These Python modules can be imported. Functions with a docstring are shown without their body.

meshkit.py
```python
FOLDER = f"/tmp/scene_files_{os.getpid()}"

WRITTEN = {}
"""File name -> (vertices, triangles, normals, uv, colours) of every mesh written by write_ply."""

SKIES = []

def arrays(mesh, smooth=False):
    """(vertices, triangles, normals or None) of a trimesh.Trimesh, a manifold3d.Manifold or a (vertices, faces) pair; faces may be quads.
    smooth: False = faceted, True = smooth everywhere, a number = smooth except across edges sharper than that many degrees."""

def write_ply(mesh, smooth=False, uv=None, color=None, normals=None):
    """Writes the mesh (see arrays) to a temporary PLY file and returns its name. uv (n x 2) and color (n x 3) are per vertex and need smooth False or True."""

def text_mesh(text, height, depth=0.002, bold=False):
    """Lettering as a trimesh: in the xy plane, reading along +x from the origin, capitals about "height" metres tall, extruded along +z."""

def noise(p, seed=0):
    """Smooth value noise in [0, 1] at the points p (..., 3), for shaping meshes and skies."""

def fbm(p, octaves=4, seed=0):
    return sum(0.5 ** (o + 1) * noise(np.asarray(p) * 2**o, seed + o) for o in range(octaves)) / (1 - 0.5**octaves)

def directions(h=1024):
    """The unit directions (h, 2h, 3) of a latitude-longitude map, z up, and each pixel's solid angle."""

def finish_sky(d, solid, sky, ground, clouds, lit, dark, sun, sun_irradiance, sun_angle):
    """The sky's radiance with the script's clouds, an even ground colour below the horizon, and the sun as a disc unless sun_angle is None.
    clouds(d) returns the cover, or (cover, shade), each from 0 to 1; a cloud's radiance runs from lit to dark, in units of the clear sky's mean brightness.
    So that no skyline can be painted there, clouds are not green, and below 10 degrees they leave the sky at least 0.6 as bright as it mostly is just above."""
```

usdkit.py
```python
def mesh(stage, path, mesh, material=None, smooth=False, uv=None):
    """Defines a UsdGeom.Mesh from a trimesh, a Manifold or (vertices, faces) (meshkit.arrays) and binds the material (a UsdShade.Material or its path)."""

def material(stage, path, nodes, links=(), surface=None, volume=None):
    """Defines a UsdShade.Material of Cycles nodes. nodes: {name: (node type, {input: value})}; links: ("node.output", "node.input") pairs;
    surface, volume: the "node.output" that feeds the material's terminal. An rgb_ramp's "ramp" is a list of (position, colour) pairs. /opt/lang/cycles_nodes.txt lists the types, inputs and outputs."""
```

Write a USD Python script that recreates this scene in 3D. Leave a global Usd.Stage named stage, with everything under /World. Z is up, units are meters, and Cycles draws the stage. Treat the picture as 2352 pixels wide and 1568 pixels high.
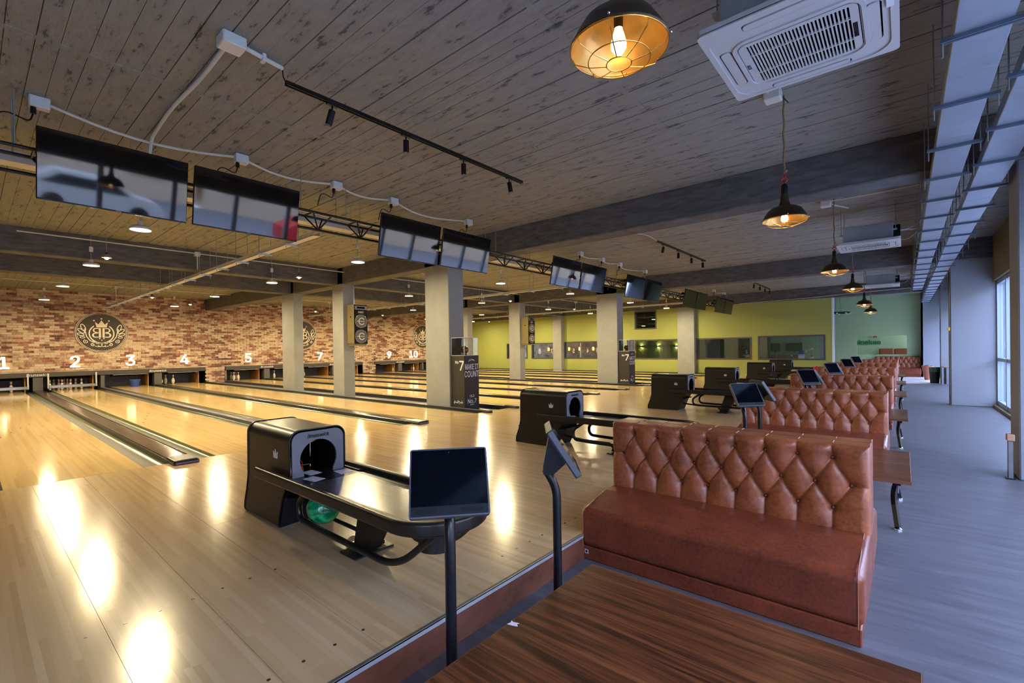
import math, random
import numpy as np, trimesh, manifold3d as m3, shapely, shapely.geometry as sg, shapely.affinity as sa
import meshkit, usdkit
from pxr import Usd, UsdGeom, UsdLux, UsdShade, Gf, Sdf, Vt

# ---------------------------------------------------------------- camera, sky, exposure
stage = Usd.Stage.CreateInMemory()
UsdGeom.SetStageUpAxis(stage, 'Z'); UsdGeom.SetStageMetersPerUnit(stage, 1.0)
UsdGeom.Xform.Define(stage, '/World'); UsdGeom.Scope.Define(stage, '/World/Looks')
EXPOSURE = 0.72
SKY = 2.7            # strength of the overcast daylight outside
LED = 680.0          # radiance of the round lamps over the lanes
F_PX, YAW, PITCH, ROLL, SHIFT, CAM_H = 1062.84, 0.702826660, -0.00545653876, -0.013808986, 23.0165, 1.27
_d = np.array([-math.sin(YAW), math.cos(YAW), 0]); _r = np.array([math.cos(YAW), math.sin(YAW), 0]); _u = np.array([0, 0, 1.0])
_d2 = _d * math.cos(PITCH) + _u * math.sin(PITCH); _u2 = _u * math.cos(PITCH) - _d * math.sin(PITCH)
_r3 = _r * math.cos(ROLL) + _u2 * math.sin(ROLL); _u3 = _u2 * math.cos(ROLL) - _r * math.sin(ROLL)
cam = UsdGeom.Camera.Define(stage, '/World/camera')
_m = np.eye(4); _m[0, :3] = _r3; _m[1, :3] = _u3; _m[2, :3] = -_d2; _m[3, :3] = (0, 0, CAM_H)
cam.AddTransformOp().Set(Gf.Matrix4d(_m.tolist()))
cam.CreateHorizontalApertureAttr(36.0); cam.CreateVerticalApertureAttr(24.0)
cam.CreateFocalLengthAttr(36.0 * F_PX / 2352); cam.CreateVerticalApertureOffsetAttr(36.0 * SHIFT / 2352)
cam.CreateClippingRangeAttr(Gf.Vec2f(0.05, 500)); cam.CreateExposureAttr(EXPOSURE)
dome = UsdLux.DomeLight.Define(stage, '/World/sky_light')
dome.CreateIntensityAttr(SKY); dome.CreateColorAttr(Gf.Vec3f(0.56, 0.70, 1.15))

# ---------------------------------------------------------------- helpers
RNG = random.Random(7)
counts = {}
def numbered(path):
    k = counts.get(path, 0); counts[path] = k + 1
    return path if k == 0 else f'{path}_{k:03d}'
def tag(p, label=None, cat=None, group=None, kind=None):
    for k, v in (('label', label), ('category', cat), ('group', group), ('kind', kind)):
        if v: p.SetCustomDataByKey(k, v)
class T:
    """A thing: an Xform directly under /World, its parts meshes below it."""
    def __init__(s, name, label, cat, loc=(0, 0, 0), rot=0.0, group=None, kind=None, ref=None):
        s.path = numbered('/World/' + name); s.name = name; s.loc = np.array(loc, float); s.rot = rot
        x = UsdGeom.Xform.Define(stage, s.path); s.prim = x.GetPrim()
        x.AddTranslateOp().Set(Gf.Vec3d(*map(float, loc)))
        x.AddRotateZOp().Set(float(math.degrees(rot)))
        tag(s.prim, label, cat, group, kind)
        if ref is not None:
            s.prim.GetReferences().AddInternalReference(ref.path); s.prim.SetInstanceable(True)
    def p(s, name, mesh, mat, smooth=30, parent=None, label=None, world=False, kind=None):
        path = numbered((parent or s.path) + '/' + name)
        if world: mesh = moved(mesh, *(-s.loc))
        q = usdkit.mesh(stage, path, mesh, mat, smooth).GetPrim()
        tag(q, label, None, None, kind)
        return path
    def copy(s, label, loc, rot=0.0, group=None):
        return T(s.name, label, s.prim.GetCustomDataByKey('category'), loc, rot, group or s.prim.GetCustomDataByKey('group'), s.prim.GetCustomDataByKey('kind'), ref=s)
def S(name, mesh, mat, label, cat, smooth=False, kind='structure', group=None):
    path = numbered('/World/' + name)
    q = usdkit.mesh(stage, path, mesh, mat, smooth).GetPrim(); tag(q, label, cat, group, kind)
    return path
def sub(path, name, mesh, mat, smooth=False, label=None, kind=None):
    q = usdkit.mesh(stage, numbered(path + '/' + name), mesh, mat, smooth).GetPrim(); tag(q, label, None, None, kind)
    return q
cat_ = trimesh.util.concatenate
def moved(m, x=0, y=0, z=0): m = m.copy(); m.apply_translation((x, y, z)); return m
def box(x0, x1, y0, y1, z0, z1):
    m = trimesh.creation.box((abs(x1 - x0), abs(y1 - y0), abs(z1 - z0))); m.apply_translation(((x0 + x1) / 2, (y0 + y1) / 2, (z0 + z1) / 2)); return m
def cbox(x0, x1, y0, y1, z0, z1, c=0.006):
    """a box with chamfered edges"""
    c = min(c, (x1 - x0) / 2.5, (y1 - y0) / 2.5, (z1 - z0) / 2.5); P = []
    for sx in (0, 1):
        for sy in (0, 1):
            for sz in (0, 1):
                q = np.array([(x0, x1)[sx], (y0, y1)[sy], (z0, z1)[sz]]); d = np.array([1 - 2 * sx, 1 - 2 * sy, 1 - 2 * sz]) * c
                P += [q + d * (0, 1, 1), q + d * (1, 0, 1), q + d * (1, 1, 0)]
    return trimesh.convex.convex_hull(np.array(P))
def rbox(x0, x1, y0, y1, z0, z1, r=0.03, n=2, flat_bottom=False):
    s = trimesh.creation.icosphere(n, r).vertices; P = []
    for x in (x0 + r, x1 - r):
        for y in (y0 + r, y1 - r):
            for z in ((z0 + r) if not flat_bottom else z0, z1 - r):
                q = s + (x, y, z)
                if flat_bottom and z == z0: q = np.vstack([s[np.abs(s[:, 2]) < r * 0.5] * (1, 1, 0) + (x, y, z)])
                P.append(q)
    return trimesh.convex.convex_hull(np.vstack(P))
def cyl(p, q, r, n=16, r2=None):
    p, q = np.array(p, float), np.array(q, float); h = np.linalg.norm(q - p)
    a = np.linspace(0, 2 * np.pi, n, endpoint=False); r2 = r if r2 is None else r2
    d = (q - p) / h; e = np.cross(d, (0, 0, 1.0) if abs(d[2]) < 0.9 else (1.0, 0, 0)); e /= np.linalg.norm(e); g = np.cross(d, e)
    ring = np.cos(a)[:, None] * e + np.sin(a)[:, None] * g
    v = np.vstack([p + ring * r, q + ring * r2, [p], [q]]); f = []
    for i in range(n):
        j = (i + 1) % n
        f += [(i, j, n + j), (i, n + j, n + i), (2 * n, j, i), (2 * n + 1, n + i, n + j)]
    m = trimesh.Trimesh(v, f, process=False); m.fix_normals(); return m
def bez(P, k=6, rad=None):
    """round the inner corners of a polyline"""
    P = [np.array(p, float) for p in P]; out = [P[0]]
    for a, b, c in zip(P[:-2], P[1:-1], P[2:]):
        la, lc = np.linalg.norm(a - b), np.linalg.norm(c - b); t = min(rad or 1e9, la * 0.48, lc * 0.48)
        s, e = b + (a - b) / la * t, b + (c - b) / lc * t
        out += [(1 - w) ** 2 * s + 2 * w * (1 - w) * b + w * w * e for w in np.linspace(0, 1, k)]
    return np.array(out + [P[-1]])
def tube(P, r, n=8, closed=False):
    P = np.array(P, float); P = P[np.r_[True, np.linalg.norm(np.diff(P, axis=0), axis=1) > 1e-7]]
    t = np.gradient(P, axis=0); t /= np.linalg.norm(t, axis=1)[:, None]
    e = np.cross(t[0], (0, 0, 1.0) if abs(t[0][2]) < 0.9 else (1.0, 0, 0)); V = []
    a = np.linspace(0, 2 * np.pi, n, endpoint=False)
    for i in range(len(P)):
        e = e - t[i] * (e @ t[i]); e /= np.linalg.norm(e); g = np.cross(t[i], e)
        rr = r[i] if np.ndim(r) else r
        V.append(P[i] + rr * (np.cos(a)[:, None] * e + np.sin(a)[:, None] * g))
    k = len(P); V = np.vstack(V + [P[:1], P[-1:]]); F = []
    for i in range(k - 1):
        for j in range(n):
            q = (j + 1) % n; F += [(i * n + j, i * n + q, (i + 1) * n + q), (i * n + j, (i + 1) * n + q, (i + 1) * n + j)]
    for j in range(n):
        q = (j + 1) % n; F += [(k * n, q, j), (k * n + 1, (k - 1) * n + j, (k - 1) * n + q)]
    m = trimesh.Trimesh(V, F, process=False); m.fix_normals(); return m
def lathe(prof, n=32, at=(0, 0, 0)):
    """prof: (radius, z) pairs, spun about z"""
    m = trimesh.creation.revolve(np.array(prof, float), sections=n); m.apply_translation(at); return m
def ext(poly, h):
    poly = poly if isinstance(poly, (sg.Polygon, sg.MultiPolygon)) else sg.Polygon(poly)
    gs = [g for g in getattr(poly, 'geoms', [poly]) if g.area > 1e-10]
    return cat_([trimesh.creation.extrude_polygon(g, h, engine='earcut') for g in gs])
def place(m, o, ex, ey, ez):
    m = m.copy(); M = np.eye(4); M[:3, 0], M[:3, 1], M[:3, 2], M[:3, 3] = ex, ey, ez, o; m.apply_transform(M)
    if np.linalg.det(M[:3, :3]) < 0: m.invert()
    return m
faceX = lambda m, o: place(m, o, (0, 1, 0), (0, 0, 1), (1, 0, 0))     # drawn flat, read from +X
faceY = lambda m, o: place(m, o, (1, 0, 0), (0, 0, 1), (0, -1, 0))    # read from -Y
_tc = {}
def text(s, h, depth=0.003, bold=True, center=True, slant=0.0):
    k = (s, bold)
    if k not in _tc: _tc[k] = meshkit.text_mesh(s, 1.0, 1.0, bold)
    m = _tc[k].copy(); m.apply_scale((h, h, depth))
    if slant: m.vertices[:, 0] += slant * m.vertices[:, 1]
    if center: m.apply_translation((-m.bounds[:, 0].mean(), -m.bounds[:, 1].mean(), 0))
    return m
def stroke(P, w, cap=2):
    return sg.LineString([tuple(p[:2]) for p in P]).buffer(w / 2, cap_style=1, quad_segs=3)
def rrect(x0, x1, y0, y1, r, q=6): return sg.box(x0 + r, y0 + r, x1 - r, y1 - r).buffer(r, quad_segs=q)
def sweep2(path, prof, z=0.0, closed=False):
    """sweep a closed profile (sideways, up) along a level path"""
    P = np.array(path, float); t = np.gradient(P, axis=0); t /= np.linalg.norm(t, axis=1)[:, None]; nrm = np.stack([t[:, 1], -t[:, 0]], 1)
    pr = np.array(prof, float); n = len(pr); V = []
    for p, q in zip(P, nrm): V.append(np.c_[p[0] + q[0] * pr[:, 0], p[1] + q[1] * pr[:, 0], z + pr[:, 1]])
    k = len(P); V = np.vstack(V); F = []
    for i in range(k - 1):
        for j in range(n):
            a = (j + 1) % n; F += [(i * n + j, i * n + a, (i + 1) * n + a), (i * n + j, (i + 1) * n + a, (i + 1) * n + j)]
    for j in range(1, n - 1): F += [(0, j + 1, j), ((k - 1) * n, (k - 1) * n + j, (k - 1) * n + j + 1)]
    m = trimesh.Trimesh(V, F, process=False); m.fix_normals(); return m
ORD = ['nearest', 'second nearest', 'third nearest', 'fourth nearest', 'fifth nearest', 'sixth nearest', 'seventh nearest', 'eighth nearest', 'ninth nearest', 'tenth nearest', 'eleventh nearest', 'twelfth nearest']
NUM = ['one', 'two', 'three', 'four', 'five', 'six', 'seven', 'eight', 'nine', 'ten', 'eleven', 'twelve']
NTH = ['first', 'second', 'third', 'fourth', 'fifth', 'sixth', 'seventh', 'eighth', 'ninth', 'tenth', 'eleventh', 'twelfth']

# ---------------------------------------------------------------- materials
def mat(name, nodes, links, surface): return usdkit.material(stage, '/World/Looks/' + name, nodes, links, surface=surface)
def pm(name, col, rough=0.5, metal=0.0, spec=0.5, var=0.0, vscale=8.0, stretch=(1, 1, 1), bump=0.0, bscale=60.0, coat=0.0, emit=0.0, coords='position', rvar=0.0, anis=None):
    """a principled material whose colour wanders with noise, with a fine bump"""
    c = np.array(col, float); P = {'base_color': c, 'roughness': rough, 'metallic': metal, 'specular_ior_level': spec}
    if coat: P.update(coat_weight=coat, coat_roughness=0.08)
    if emit: P.update(emission_color=c, emission_strength=emit)
    N = {'p': ('principled_bsdf', P)}; L = []
    if var or bump or rvar:
        N['g'] = ('geometry', {}) if coords == 'position' else ('texture_coordinate', {})
        N['m'] = ('mapping', {'scale': stretch}); L.append(('g.position' if coords == 'position' else 'g.object', 'm.vector'))
    if var or rvar:
        N['n'] = ('noise_texture', {'scale': vscale, 'detail': 5.0, 'roughness': 0.6}); L.append(('m.vector', 'n.vector'))
    if var:
        N['r'] = ('rgb_ramp', {'ramp': [(0.28, np.clip(c * (1 - var), 0, 1)), (0.5, c), (0.72, np.clip(c * (1 + var), 0, 1))]})
        L += [('n.fac', 'r.fac'), ('r.color', 'p.base_color')]
    if rvar:
        N['mr'] = ('map_range', {'from_min': 0.3, 'from_max': 0.7, 'to_min': max(0.02, rough - rvar), 'to_max': rough + rvar}); L += [('n.fac', 'mr.value'), ('mr.result', 'p.roughness')]
    if bump:
        N['bn'] = ('noise_texture', {'scale': bscale, 'detail': 3.0}); N['b'] = ('bump', {'strength': min(1.0, bump), 'distance': 0.004})
        L += [('m.vector', 'bn.vector'), ('bn.fac', 'b.height'), ('b.normal', 'p.normal')]
    return mat(name, N, L, 'p.BSDF')
def glow(name, col, s): return mat(name, {'e': ('emission', {'color': col, 'strength': s})}, [], 'e.emission')
def pane(name, tint=(0.9, 0.95, 0.97), ior=1.45, rough=0.0):
    return mat(name, {'lw': ('layer_weight', {}), 'pw': ('math', {'math_type': 'power', 'value2': 5.0}), 'f': ('math', {'math_type': 'multiply_add', 'value2': 0.8, 'value3': 0.045 * ior}), 't': ('transparent_bsdf', {'color': tint}), 'g': ('glossy_bsdf', {'color': (1, 1, 1), 'roughness': rough}), 'x': ('mix_closure', {})},
               [('lw.facing', 'pw.value1'), ('pw.value', 'f.value1'), ('f.value', 'x.fac'), ('t.BSDF', 'x.closure1'), ('g.BSDF', 'x.closure2')], 'x.closure')
def boards(name, ramp, width, length, rough, grain=0.12, coat=0.0, axis='x', gap=0.0, spec=0.5, noise_amt=0.35, jitter=True):
    """boards printed or laid along x (or y): a tone for each board, streaky grain"""
    N = {'g': ('geometry', {}), 's': ('separate_xyz', {}), 'row': ('math', {'math_type': 'divide', 'value2': width}), 'fl': ('math', {'math_type': 'floor'}),
         'wn': ('white_noise_texture', {'dimensions': '1D'}), 'off': ('math', {'math_type': 'multiply_add', 'value2': 7.0}), 'dv': ('math', {'math_type': 'divide', 'value2': length}),
         'fx': ('math', {'math_type': 'floor'}), 'cb': ('combine_xyz', {}), 'w2': ('white_noise_texture', {'dimensions': '2D'}),
         'mp': ('mapping', {'scale': (1.2, 45, 45) if axis == 'x' else (45, 1.2, 45)}), 'n': ('noise_texture', {'scale': 1.6, 'detail': 6.0, 'roughness': 0.65, 'distortion': 0.6}),
         'mx': ('mix_float', {'fac': noise_amt}), 'r': ('rgb_ramp', {'ramp': ramp}),
         'p': ('principled_bsdf', {'roughness': rough, 'specular_ior_level': spec, 'coat_weight': coat, 'coat_roughness': 0.05})}
    a, b = ('s.x', 's.y') if axis == 'x' else ('s.y', 's.x')
    L = [('g.position', 's.vector'), (b, 'row.value1'), ('row.value', 'fl.value1'), ('fl.value', 'wn.w'), ('wn.value', 'off.value1'), (a, 'off.value3'), ('off.value', 'dv.value1'),
         ('dv.value', 'fx.value1'), ('fx.value', 'cb.x'), ('fl.value', 'cb.y'), ('cb.vector', 'w2.vector'), ('g.position', 'mp.vector'), ('mp.vector', 'n.vector'),
         ('w2.value', 'mx.a'), ('n.fac', 'mx.b'), ('mx.result', 'r.fac'), ('r.color', 'p.base_color')]
    return mat(name, N, L, 'p.BSDF')
K = {}
def ramp(*c): return [(i / (len(c) - 1), x) for i, x in enumerate(c)]
K['approach'] = boards('approach_wood', ramp((.42, .27, .125), (.49, .325, .16), (.53, .36, .185), (.58, .41, .225)), 0.0274, 1.1, 0.17, spec=0.55)
K['lane'] = boards('lane_wood', ramp((.54, .37, .155), (.60, .42, .185), (.64, .455, .205), (.68, .50, .24)), 0.0274, 2.2, 0.10, spec=0.6)
K['table'] = mat('walnut', {'g': ('geometry', {}), 'm': ('mapping', {'scale': (0.9, 16, 16)}), 'n': ('noise_texture', {'scale': 1.7, 'detail': 7.0, 'roughness': 0.62, 'distortion': 1.2}),
    'm2': ('mapping', {'scale': (3, 160, 160)}), 'n2': ('noise_texture', {'scale': 1.0, 'detail': 3.0}), 'mx': ('mix_float', {'fac': 0.3}),
    'r': ('rgb_ramp', {'ramp': [(0.3, (.016, .0045, .0016)), (0.45, (.06, .017, .006)), (0.55, (.125, .037, .012)), (0.7, (.20, .066, .022))]}), 'p': ('principled_bsdf', {'roughness': 0.27, 'specular_ior_level': 0.5})},
    [('g.position', 'm.vector'), ('m.vector', 'n.vector'), ('g.position', 'm2.vector'), ('m2.vector', 'n2.vector'), ('n.fac', 'mx.a'), ('n2.fac', 'mx.b'), ('mx.result', 'r.fac'), ('r.color', 'p.base_color')], 'p.BSDF')
K['concrete'] = mat('ceiling_concrete', {'g': ('geometry', {}), 'm': ('mapping', {'scale': (1.1, 3.4, 2)}), 'n': ('noise_texture', {'scale': 3.2, 'detail': 5.0, 'roughness': 0.72}),
    'r': ('rgb_ramp', {'ramp': [(0.0, (.05, .052, .058)), (0.36, (.075, .076, .08)), (0.42, (.22, .21, .185)), (0.66, (.26, .25, .22)), (0.735, (.28, .265, .235)), (0.77, (.42, .4, .36))]}),
    'b': ('bump', {'strength': 0.9, 'distance': 0.02}), 'p': ('principled_bsdf', {'roughness': 0.8, 'specular_ior_level': 0.3})},
    [('g.position', 'm.vector'), ('m.vector', 'n.vector'), ('n.fac', 'r.fac'), ('r.color', 'p.base_color'), ('n.fac', 'b.height'), ('b.normal', 'p.normal')], 'p.BSDF')
K['beam'] = pm('beam_concrete', (.085, .082, .08), .75, var=.45, vscale=4, stretch=(1, 1, 5))
K['column'] = pm('column_paint', (.25, .255, .25), .6, var=.1, vscale=3)
K['plaster'] = pm('grey_plaster', (.22, .23, .255), .7, bump=.7, bscale=90)
K['floor'] = mat('vinyl_floor', {'g': ('geometry', {}), 'm': ('mapping', {'scale': (1.1, 9, 1)}), 'n': ('noise_texture', {'scale': 2.2, 'detail': 4.0, 'roughness': 0.6}),
    'r': ('rgb_ramp', {'ramp': [(0.3, (.072, .070, .078)), (0.5, (.092, .089, .098)), (0.7, (.122, .118, .126))]}), 'p': ('principled_bsdf', {'roughness': 0.42, 'specular_ior_level': 0.4})},
    [('g.position', 'm.vector'), ('m.vector', 'n.vector'), ('n.fac', 'r.fac'), ('r.color', 'p.base_color')], 'p.BSDF')
K['tile'] = pm('pale_tile', (.75, .75, .76), .22)
K['strut'] = pm('strut_steel', (.10, .13, .18), .45, metal=.4)
K['green'] = pm('green_paint', (.30, .33, .085), .65)
K['green2'] = pm('pale_green_paint', (.36, .46, .24), .6, var=.03, vscale=1.5)
K['dark_green'] = pm('dark_green_paint', (.10, .15, .05), .6, var=.05, vscale=2)
BR = mat('brick_print', {'g': ('geometry', {}), 's': ('separate_xyz', {}), 'c': ('combine_xyz', {}),
    'b': ('brick_texture', {'scale': 1.0, 'brick_width': 0.26, 'row_height': 0.08, 'mortar_size': 0.0, 'color1': (0, 0, 0), 'color2': (1, 1, 1), 'mortar': (.5, .5, .5), 'offset_frequency': 2}),
    'n': ('noise_texture', {'scale': 1.1, 'detail': 4.0, 'roughness': 0.7}), 'n2': ('noise_texture', {'scale': 9.0, 'detail': 4.0, 'roughness': 0.75}),
    'bw': ('rgb_to_bw', {}), 'm1': ('mix_float', {'fac': 0.55}), 'm2': ('mix_float', {'fac': 0.40}),
    'r': ('rgb_ramp', {'ramp': [(0.30, (.06, .035, .032)), (0.38, (.17, .085, .075)), (0.43, (.30, .12, .085)), (0.47, (.36, .22, .16)), (0.53, (.50, .37, .26)), (0.62, (.58, .46, .34)), (0.75, (.64, .53, .41))]}),
    'p': ('principled_bsdf', {'roughness': 0.75, 'specular_ior_level': 0.25})},
    [('g.position', 's.vector'), ('s.y', 'c.x'), ('s.z', 'c.y'), ('c.vector', 'b.vector'), ('b.color', 'bw.color'), ('g.position', 'n.vector'), ('g.position', 'n2.vector'),
     ('bw.val', 'm1.a'), ('n.fac', 'm1.b'), ('m1.result', 'm2.a'), ('n2.fac', 'm2.b'), ('m2.result', 'r.fac'), ('r.color', 'p.base_color')], 'p.BSDF')
K['brick'] = BR
K['mortar'] = pm('mortar', (.40, .30, .22), .85, var=.7, vscale=1.6)
def leather(name, c, k=1.0):
    c = np.array(c)
    return mat(name, {'g': ('texture_coordinate', {}), 'n': ('noise_texture', {'scale': 5.0, 'detail': 6.0, 'roughness': 0.6}), 'n3': ('noise_texture', {'scale': 55.0, 'detail': 4.0}), 'mx': ('mix_float', {'fac': 0.5}),
        'r': ('rgb_ramp', {'ramp': [(0.3, c * 0.45), (0.5, c), (0.7, c * 1.5)]}),         'p': ('principled_bsdf', {'roughness': 0.36, 'specular_ior_level': 0.5})},
        [('g.object', 'n.vector'), ('g.object', 'n3.vector'), ('n.fac', 'mx.a'), ('n3.fac', 'mx.b'), ('mx.result', 'r.fac'), ('r.color', 'p.base_color')], 'p.BSDF')
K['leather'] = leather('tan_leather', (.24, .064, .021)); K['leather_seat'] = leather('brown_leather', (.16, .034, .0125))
K['stitch'] = pm('leather_piping', (.30, .10, .04), .45)
K['button'] = pm('leather_button', (.13, .035, .016), .35)
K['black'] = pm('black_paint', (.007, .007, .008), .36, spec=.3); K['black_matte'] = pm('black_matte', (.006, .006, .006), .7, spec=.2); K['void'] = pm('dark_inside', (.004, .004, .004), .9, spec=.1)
K['hood'] = pm('hood_black', (.012, .0105, .0085), .34, spec=.4)
K['bezel'] = pm('hood_grey', (.13, .13, .15), .4, metal=.3)
K['steel'] = pm('brushed_steel', (.30, .30, .29), .22, metal=.8, var=.2, vscale=4, stretch=(1, 30, 1)); K['chrome'] = pm('chrome', (.8, .8, .82), .12, metal=1)
K['galv'] = pm('galvanised', (.42, .47, .54), .38, metal=.75, var=.14, vscale=2.0); K['rod'] = pm('threaded_rod', (.30, .33, .32), .5, metal=.7)
K['white'] = pm('white_plastic', (.56, .54, .50), .4); K['off_white'] = pm('ac_plastic', (.47, .46, .46), .4); K['cable'] = pm('white_cable', (.55, .53, .47), .5)
K['tv_screen'] = pm('tv_glass', (.003, .004, .006), .035, spec=.9); K['con_screen'] = pm('console_glass', (.002, .003, .005), .06, spec=.3)
K['con_body'] = pm('console_body', (.010, .011, .014), .4, spec=.3); K['con_edge'] = pm('console_edge', (.10, .10, .115), .4, metal=.3)
K['pole'] = pm('pole_black', (.008, .008, .010), .25, spec=.35)
K['riser'] = pm('riser_board', (.135, .045, .024), .4, var=.35, vscale=6, stretch=(1, 1, 1), rvar=.1); K['nosing'] = pm('aluminium_nosing', (.55, .57, .60), .38, metal=.6); K['nose_dark'] = pm('nosing_top', (.06, .065, .06), .5, var=.3)
K['gutter'] = pm('gutter_plastic', (.13, .15, .07), .2, spec=.5); K['cap_brown'] = pm('capping_brown', (.045, .030, .022), .22, var=.25, vscale=2); K['cap_violet'] = pm('capping_violet', (.12, .095, .16), .3); K['cap_black'] = pm('capping_black', (.02, .02, .018), .3)
K['mask'] = pm('mask_brown', (.055, .046, .042), .5); K['pit_grey'] = pm('pit_grey', (.10, .09, .085), .6); K['pit_wood'] = pm('pit_wood', (.42, .19, .05), .6)
K['pin'] = pm('pin_white', (.62, .55, .48), .3); K['pin_red'] = pm('pin_red', (.50, .04, .02), .3)
K['print'] = pm('print_cream', (.78, .69, .55), .6); K['emblem'] = pm('emblem_brown', (.050, .036, .030), .6, var=.15)
K['number'] = glow('lit_number', (1.0, .70, .36), 3.2); K['led'] = glow('led_disc', (1.0, .81, .46), LED); K['bulb_small'] = glow('small_bulb', (1.0, .62, .25), 30.0)
K['bulb'] = glow('filament_bulb', (1.0, .66, .28), 40.0); K['sconce'] = glow('sconce_light', (1.0, .72, .30), 110.0)
K['brass'] = pm('brass', (.44, .27, .085), .26, metal=.85, var=.2, vscale=8); K['bronze'] = pm('bronze', (.060, .042, .024), .38, metal=.7); K['wire'] = pm('brass_wire', (.62, .36, .10), .25, metal=1)
K['rope'] = pm('rope', (.20, .125, .06), .85, bump=.6, bscale=150); K['red_hook'] = pm('red_paint', (.36, .015, .02), .4)
K['speaker_wood'] = pm('speaker_wood', (.16, .125, .045), .6, var=.1); K['cone'] = pm('speaker_cone', (.10, .09, .085), .6); K['pale'] = pm('pale_print', (.62, .62, .66), .5)
K['jd_black'] = pm('stand_black', (.022, .020, .016), .55); K['gold'] = pm('copper_ball', (.25, .11, .03), .12, metal=1)
K['acrylic'] = pane('acrylic', (.97, .98, .98), 1.3); K['glass'] = pane('window_glass', (.96, .98, .99), 1.0); K['dark_glass'] = pane('inner_glass', (.90, .93, .91), 1.6)
K['frame'] = pm('window_frame', (.055, .055, .055), .45); K['alu'] = pm('facade_aluminium', (.30, .36, .44), .4, metal=.4)
K['ball_green'] = mat('green_swirl', {'g': ('texture_coordinate', {}), 'n': ('noise_texture', {'scale': 7.0, 'detail': 4.0, 'distortion': 3.0}), 'r': ('rgb_ramp', {'ramp': [(0.3, (.0, .07, .025)), (0.5, (.0, .22, .075)), (0.68, (.02, .46, .17))]}), 'p': ('principled_bsdf', {'roughness': 0.16, 'specular_ior_level': 0.6})},
    [('g.object', 'n.vector'), ('n.fac', 'r.fac'), ('r.color', 'p.base_color')], 'p.BSDF')
K['ball_orange'] = pm('orange_ball', (.75, .13, .01), .2, var=.25, vscale=6, coords='object'); K['ball_red'] = pm('red_ball', (.65, .012, .03), .15)
K['blue'] = pm('blue_plastic', (.02, .06, .28), .45); K['bin_green'] = pm('green_liner', (.012, .07, .03), .4); K['terracotta'] = pm('terracotta', (.34, .10, .06), .5); K['wood_light'] = pm('light_wood', (.42, .22, .11), .5)
K['heineken'] = pm('sign_green', (.0, .16, .045), .4); K['sign_red'] = pm('sign_red', (.7, .015, .015), .4)
K['paper'] = pm('paper', (.60, .58, .62), .6); K['leaf'] = pm('leaf', (.04, .11, .03), .5); K['yellow_sign'] = pm('amber', (.55, .33, .03), .4)
K['foam'] = pm('expanding_foam', (.42, .26, .06), .8, bump=1, bscale=40)
# ---------------------------------------------------------------- the setting
ZF, ZC, XW, YG = -0.165, 3.6, -23.35, 22.35
GRP = [0.0, 7.7, 15.4]
LANE_L = [g + a for g in GRP for a in (0.21, 1.99, 3.67, 5.43)]          # left edges of the twelve lanes
RET_Y = [1.645, 5.07, 9.35, 12.70, 16.98, 20.35]
SOFA_Y = [2.70, 6.36, 9.95, 13.6, 17.2, 20.9]                            # front of each bench that faces the camera
STEP = -1.675
S('floor', box(STEP - 0.02, 1.75, -8, 21.9, ZF - 0.1, ZF), K['floor'], 'dark grey vinyl walkway floor beside the seating', 'floor')
S('floor', cat_([box(-7.9, 1.75, 21.9, 29.5, ZF - 0.1, ZF - 0.002), box(-23.3, -7.9, 22.5, 29.5, ZF - 0.1, ZF - 0.003)]), K['tile'], 'pale shiny tiled floor at the far end of the room', 'floor')
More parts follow.
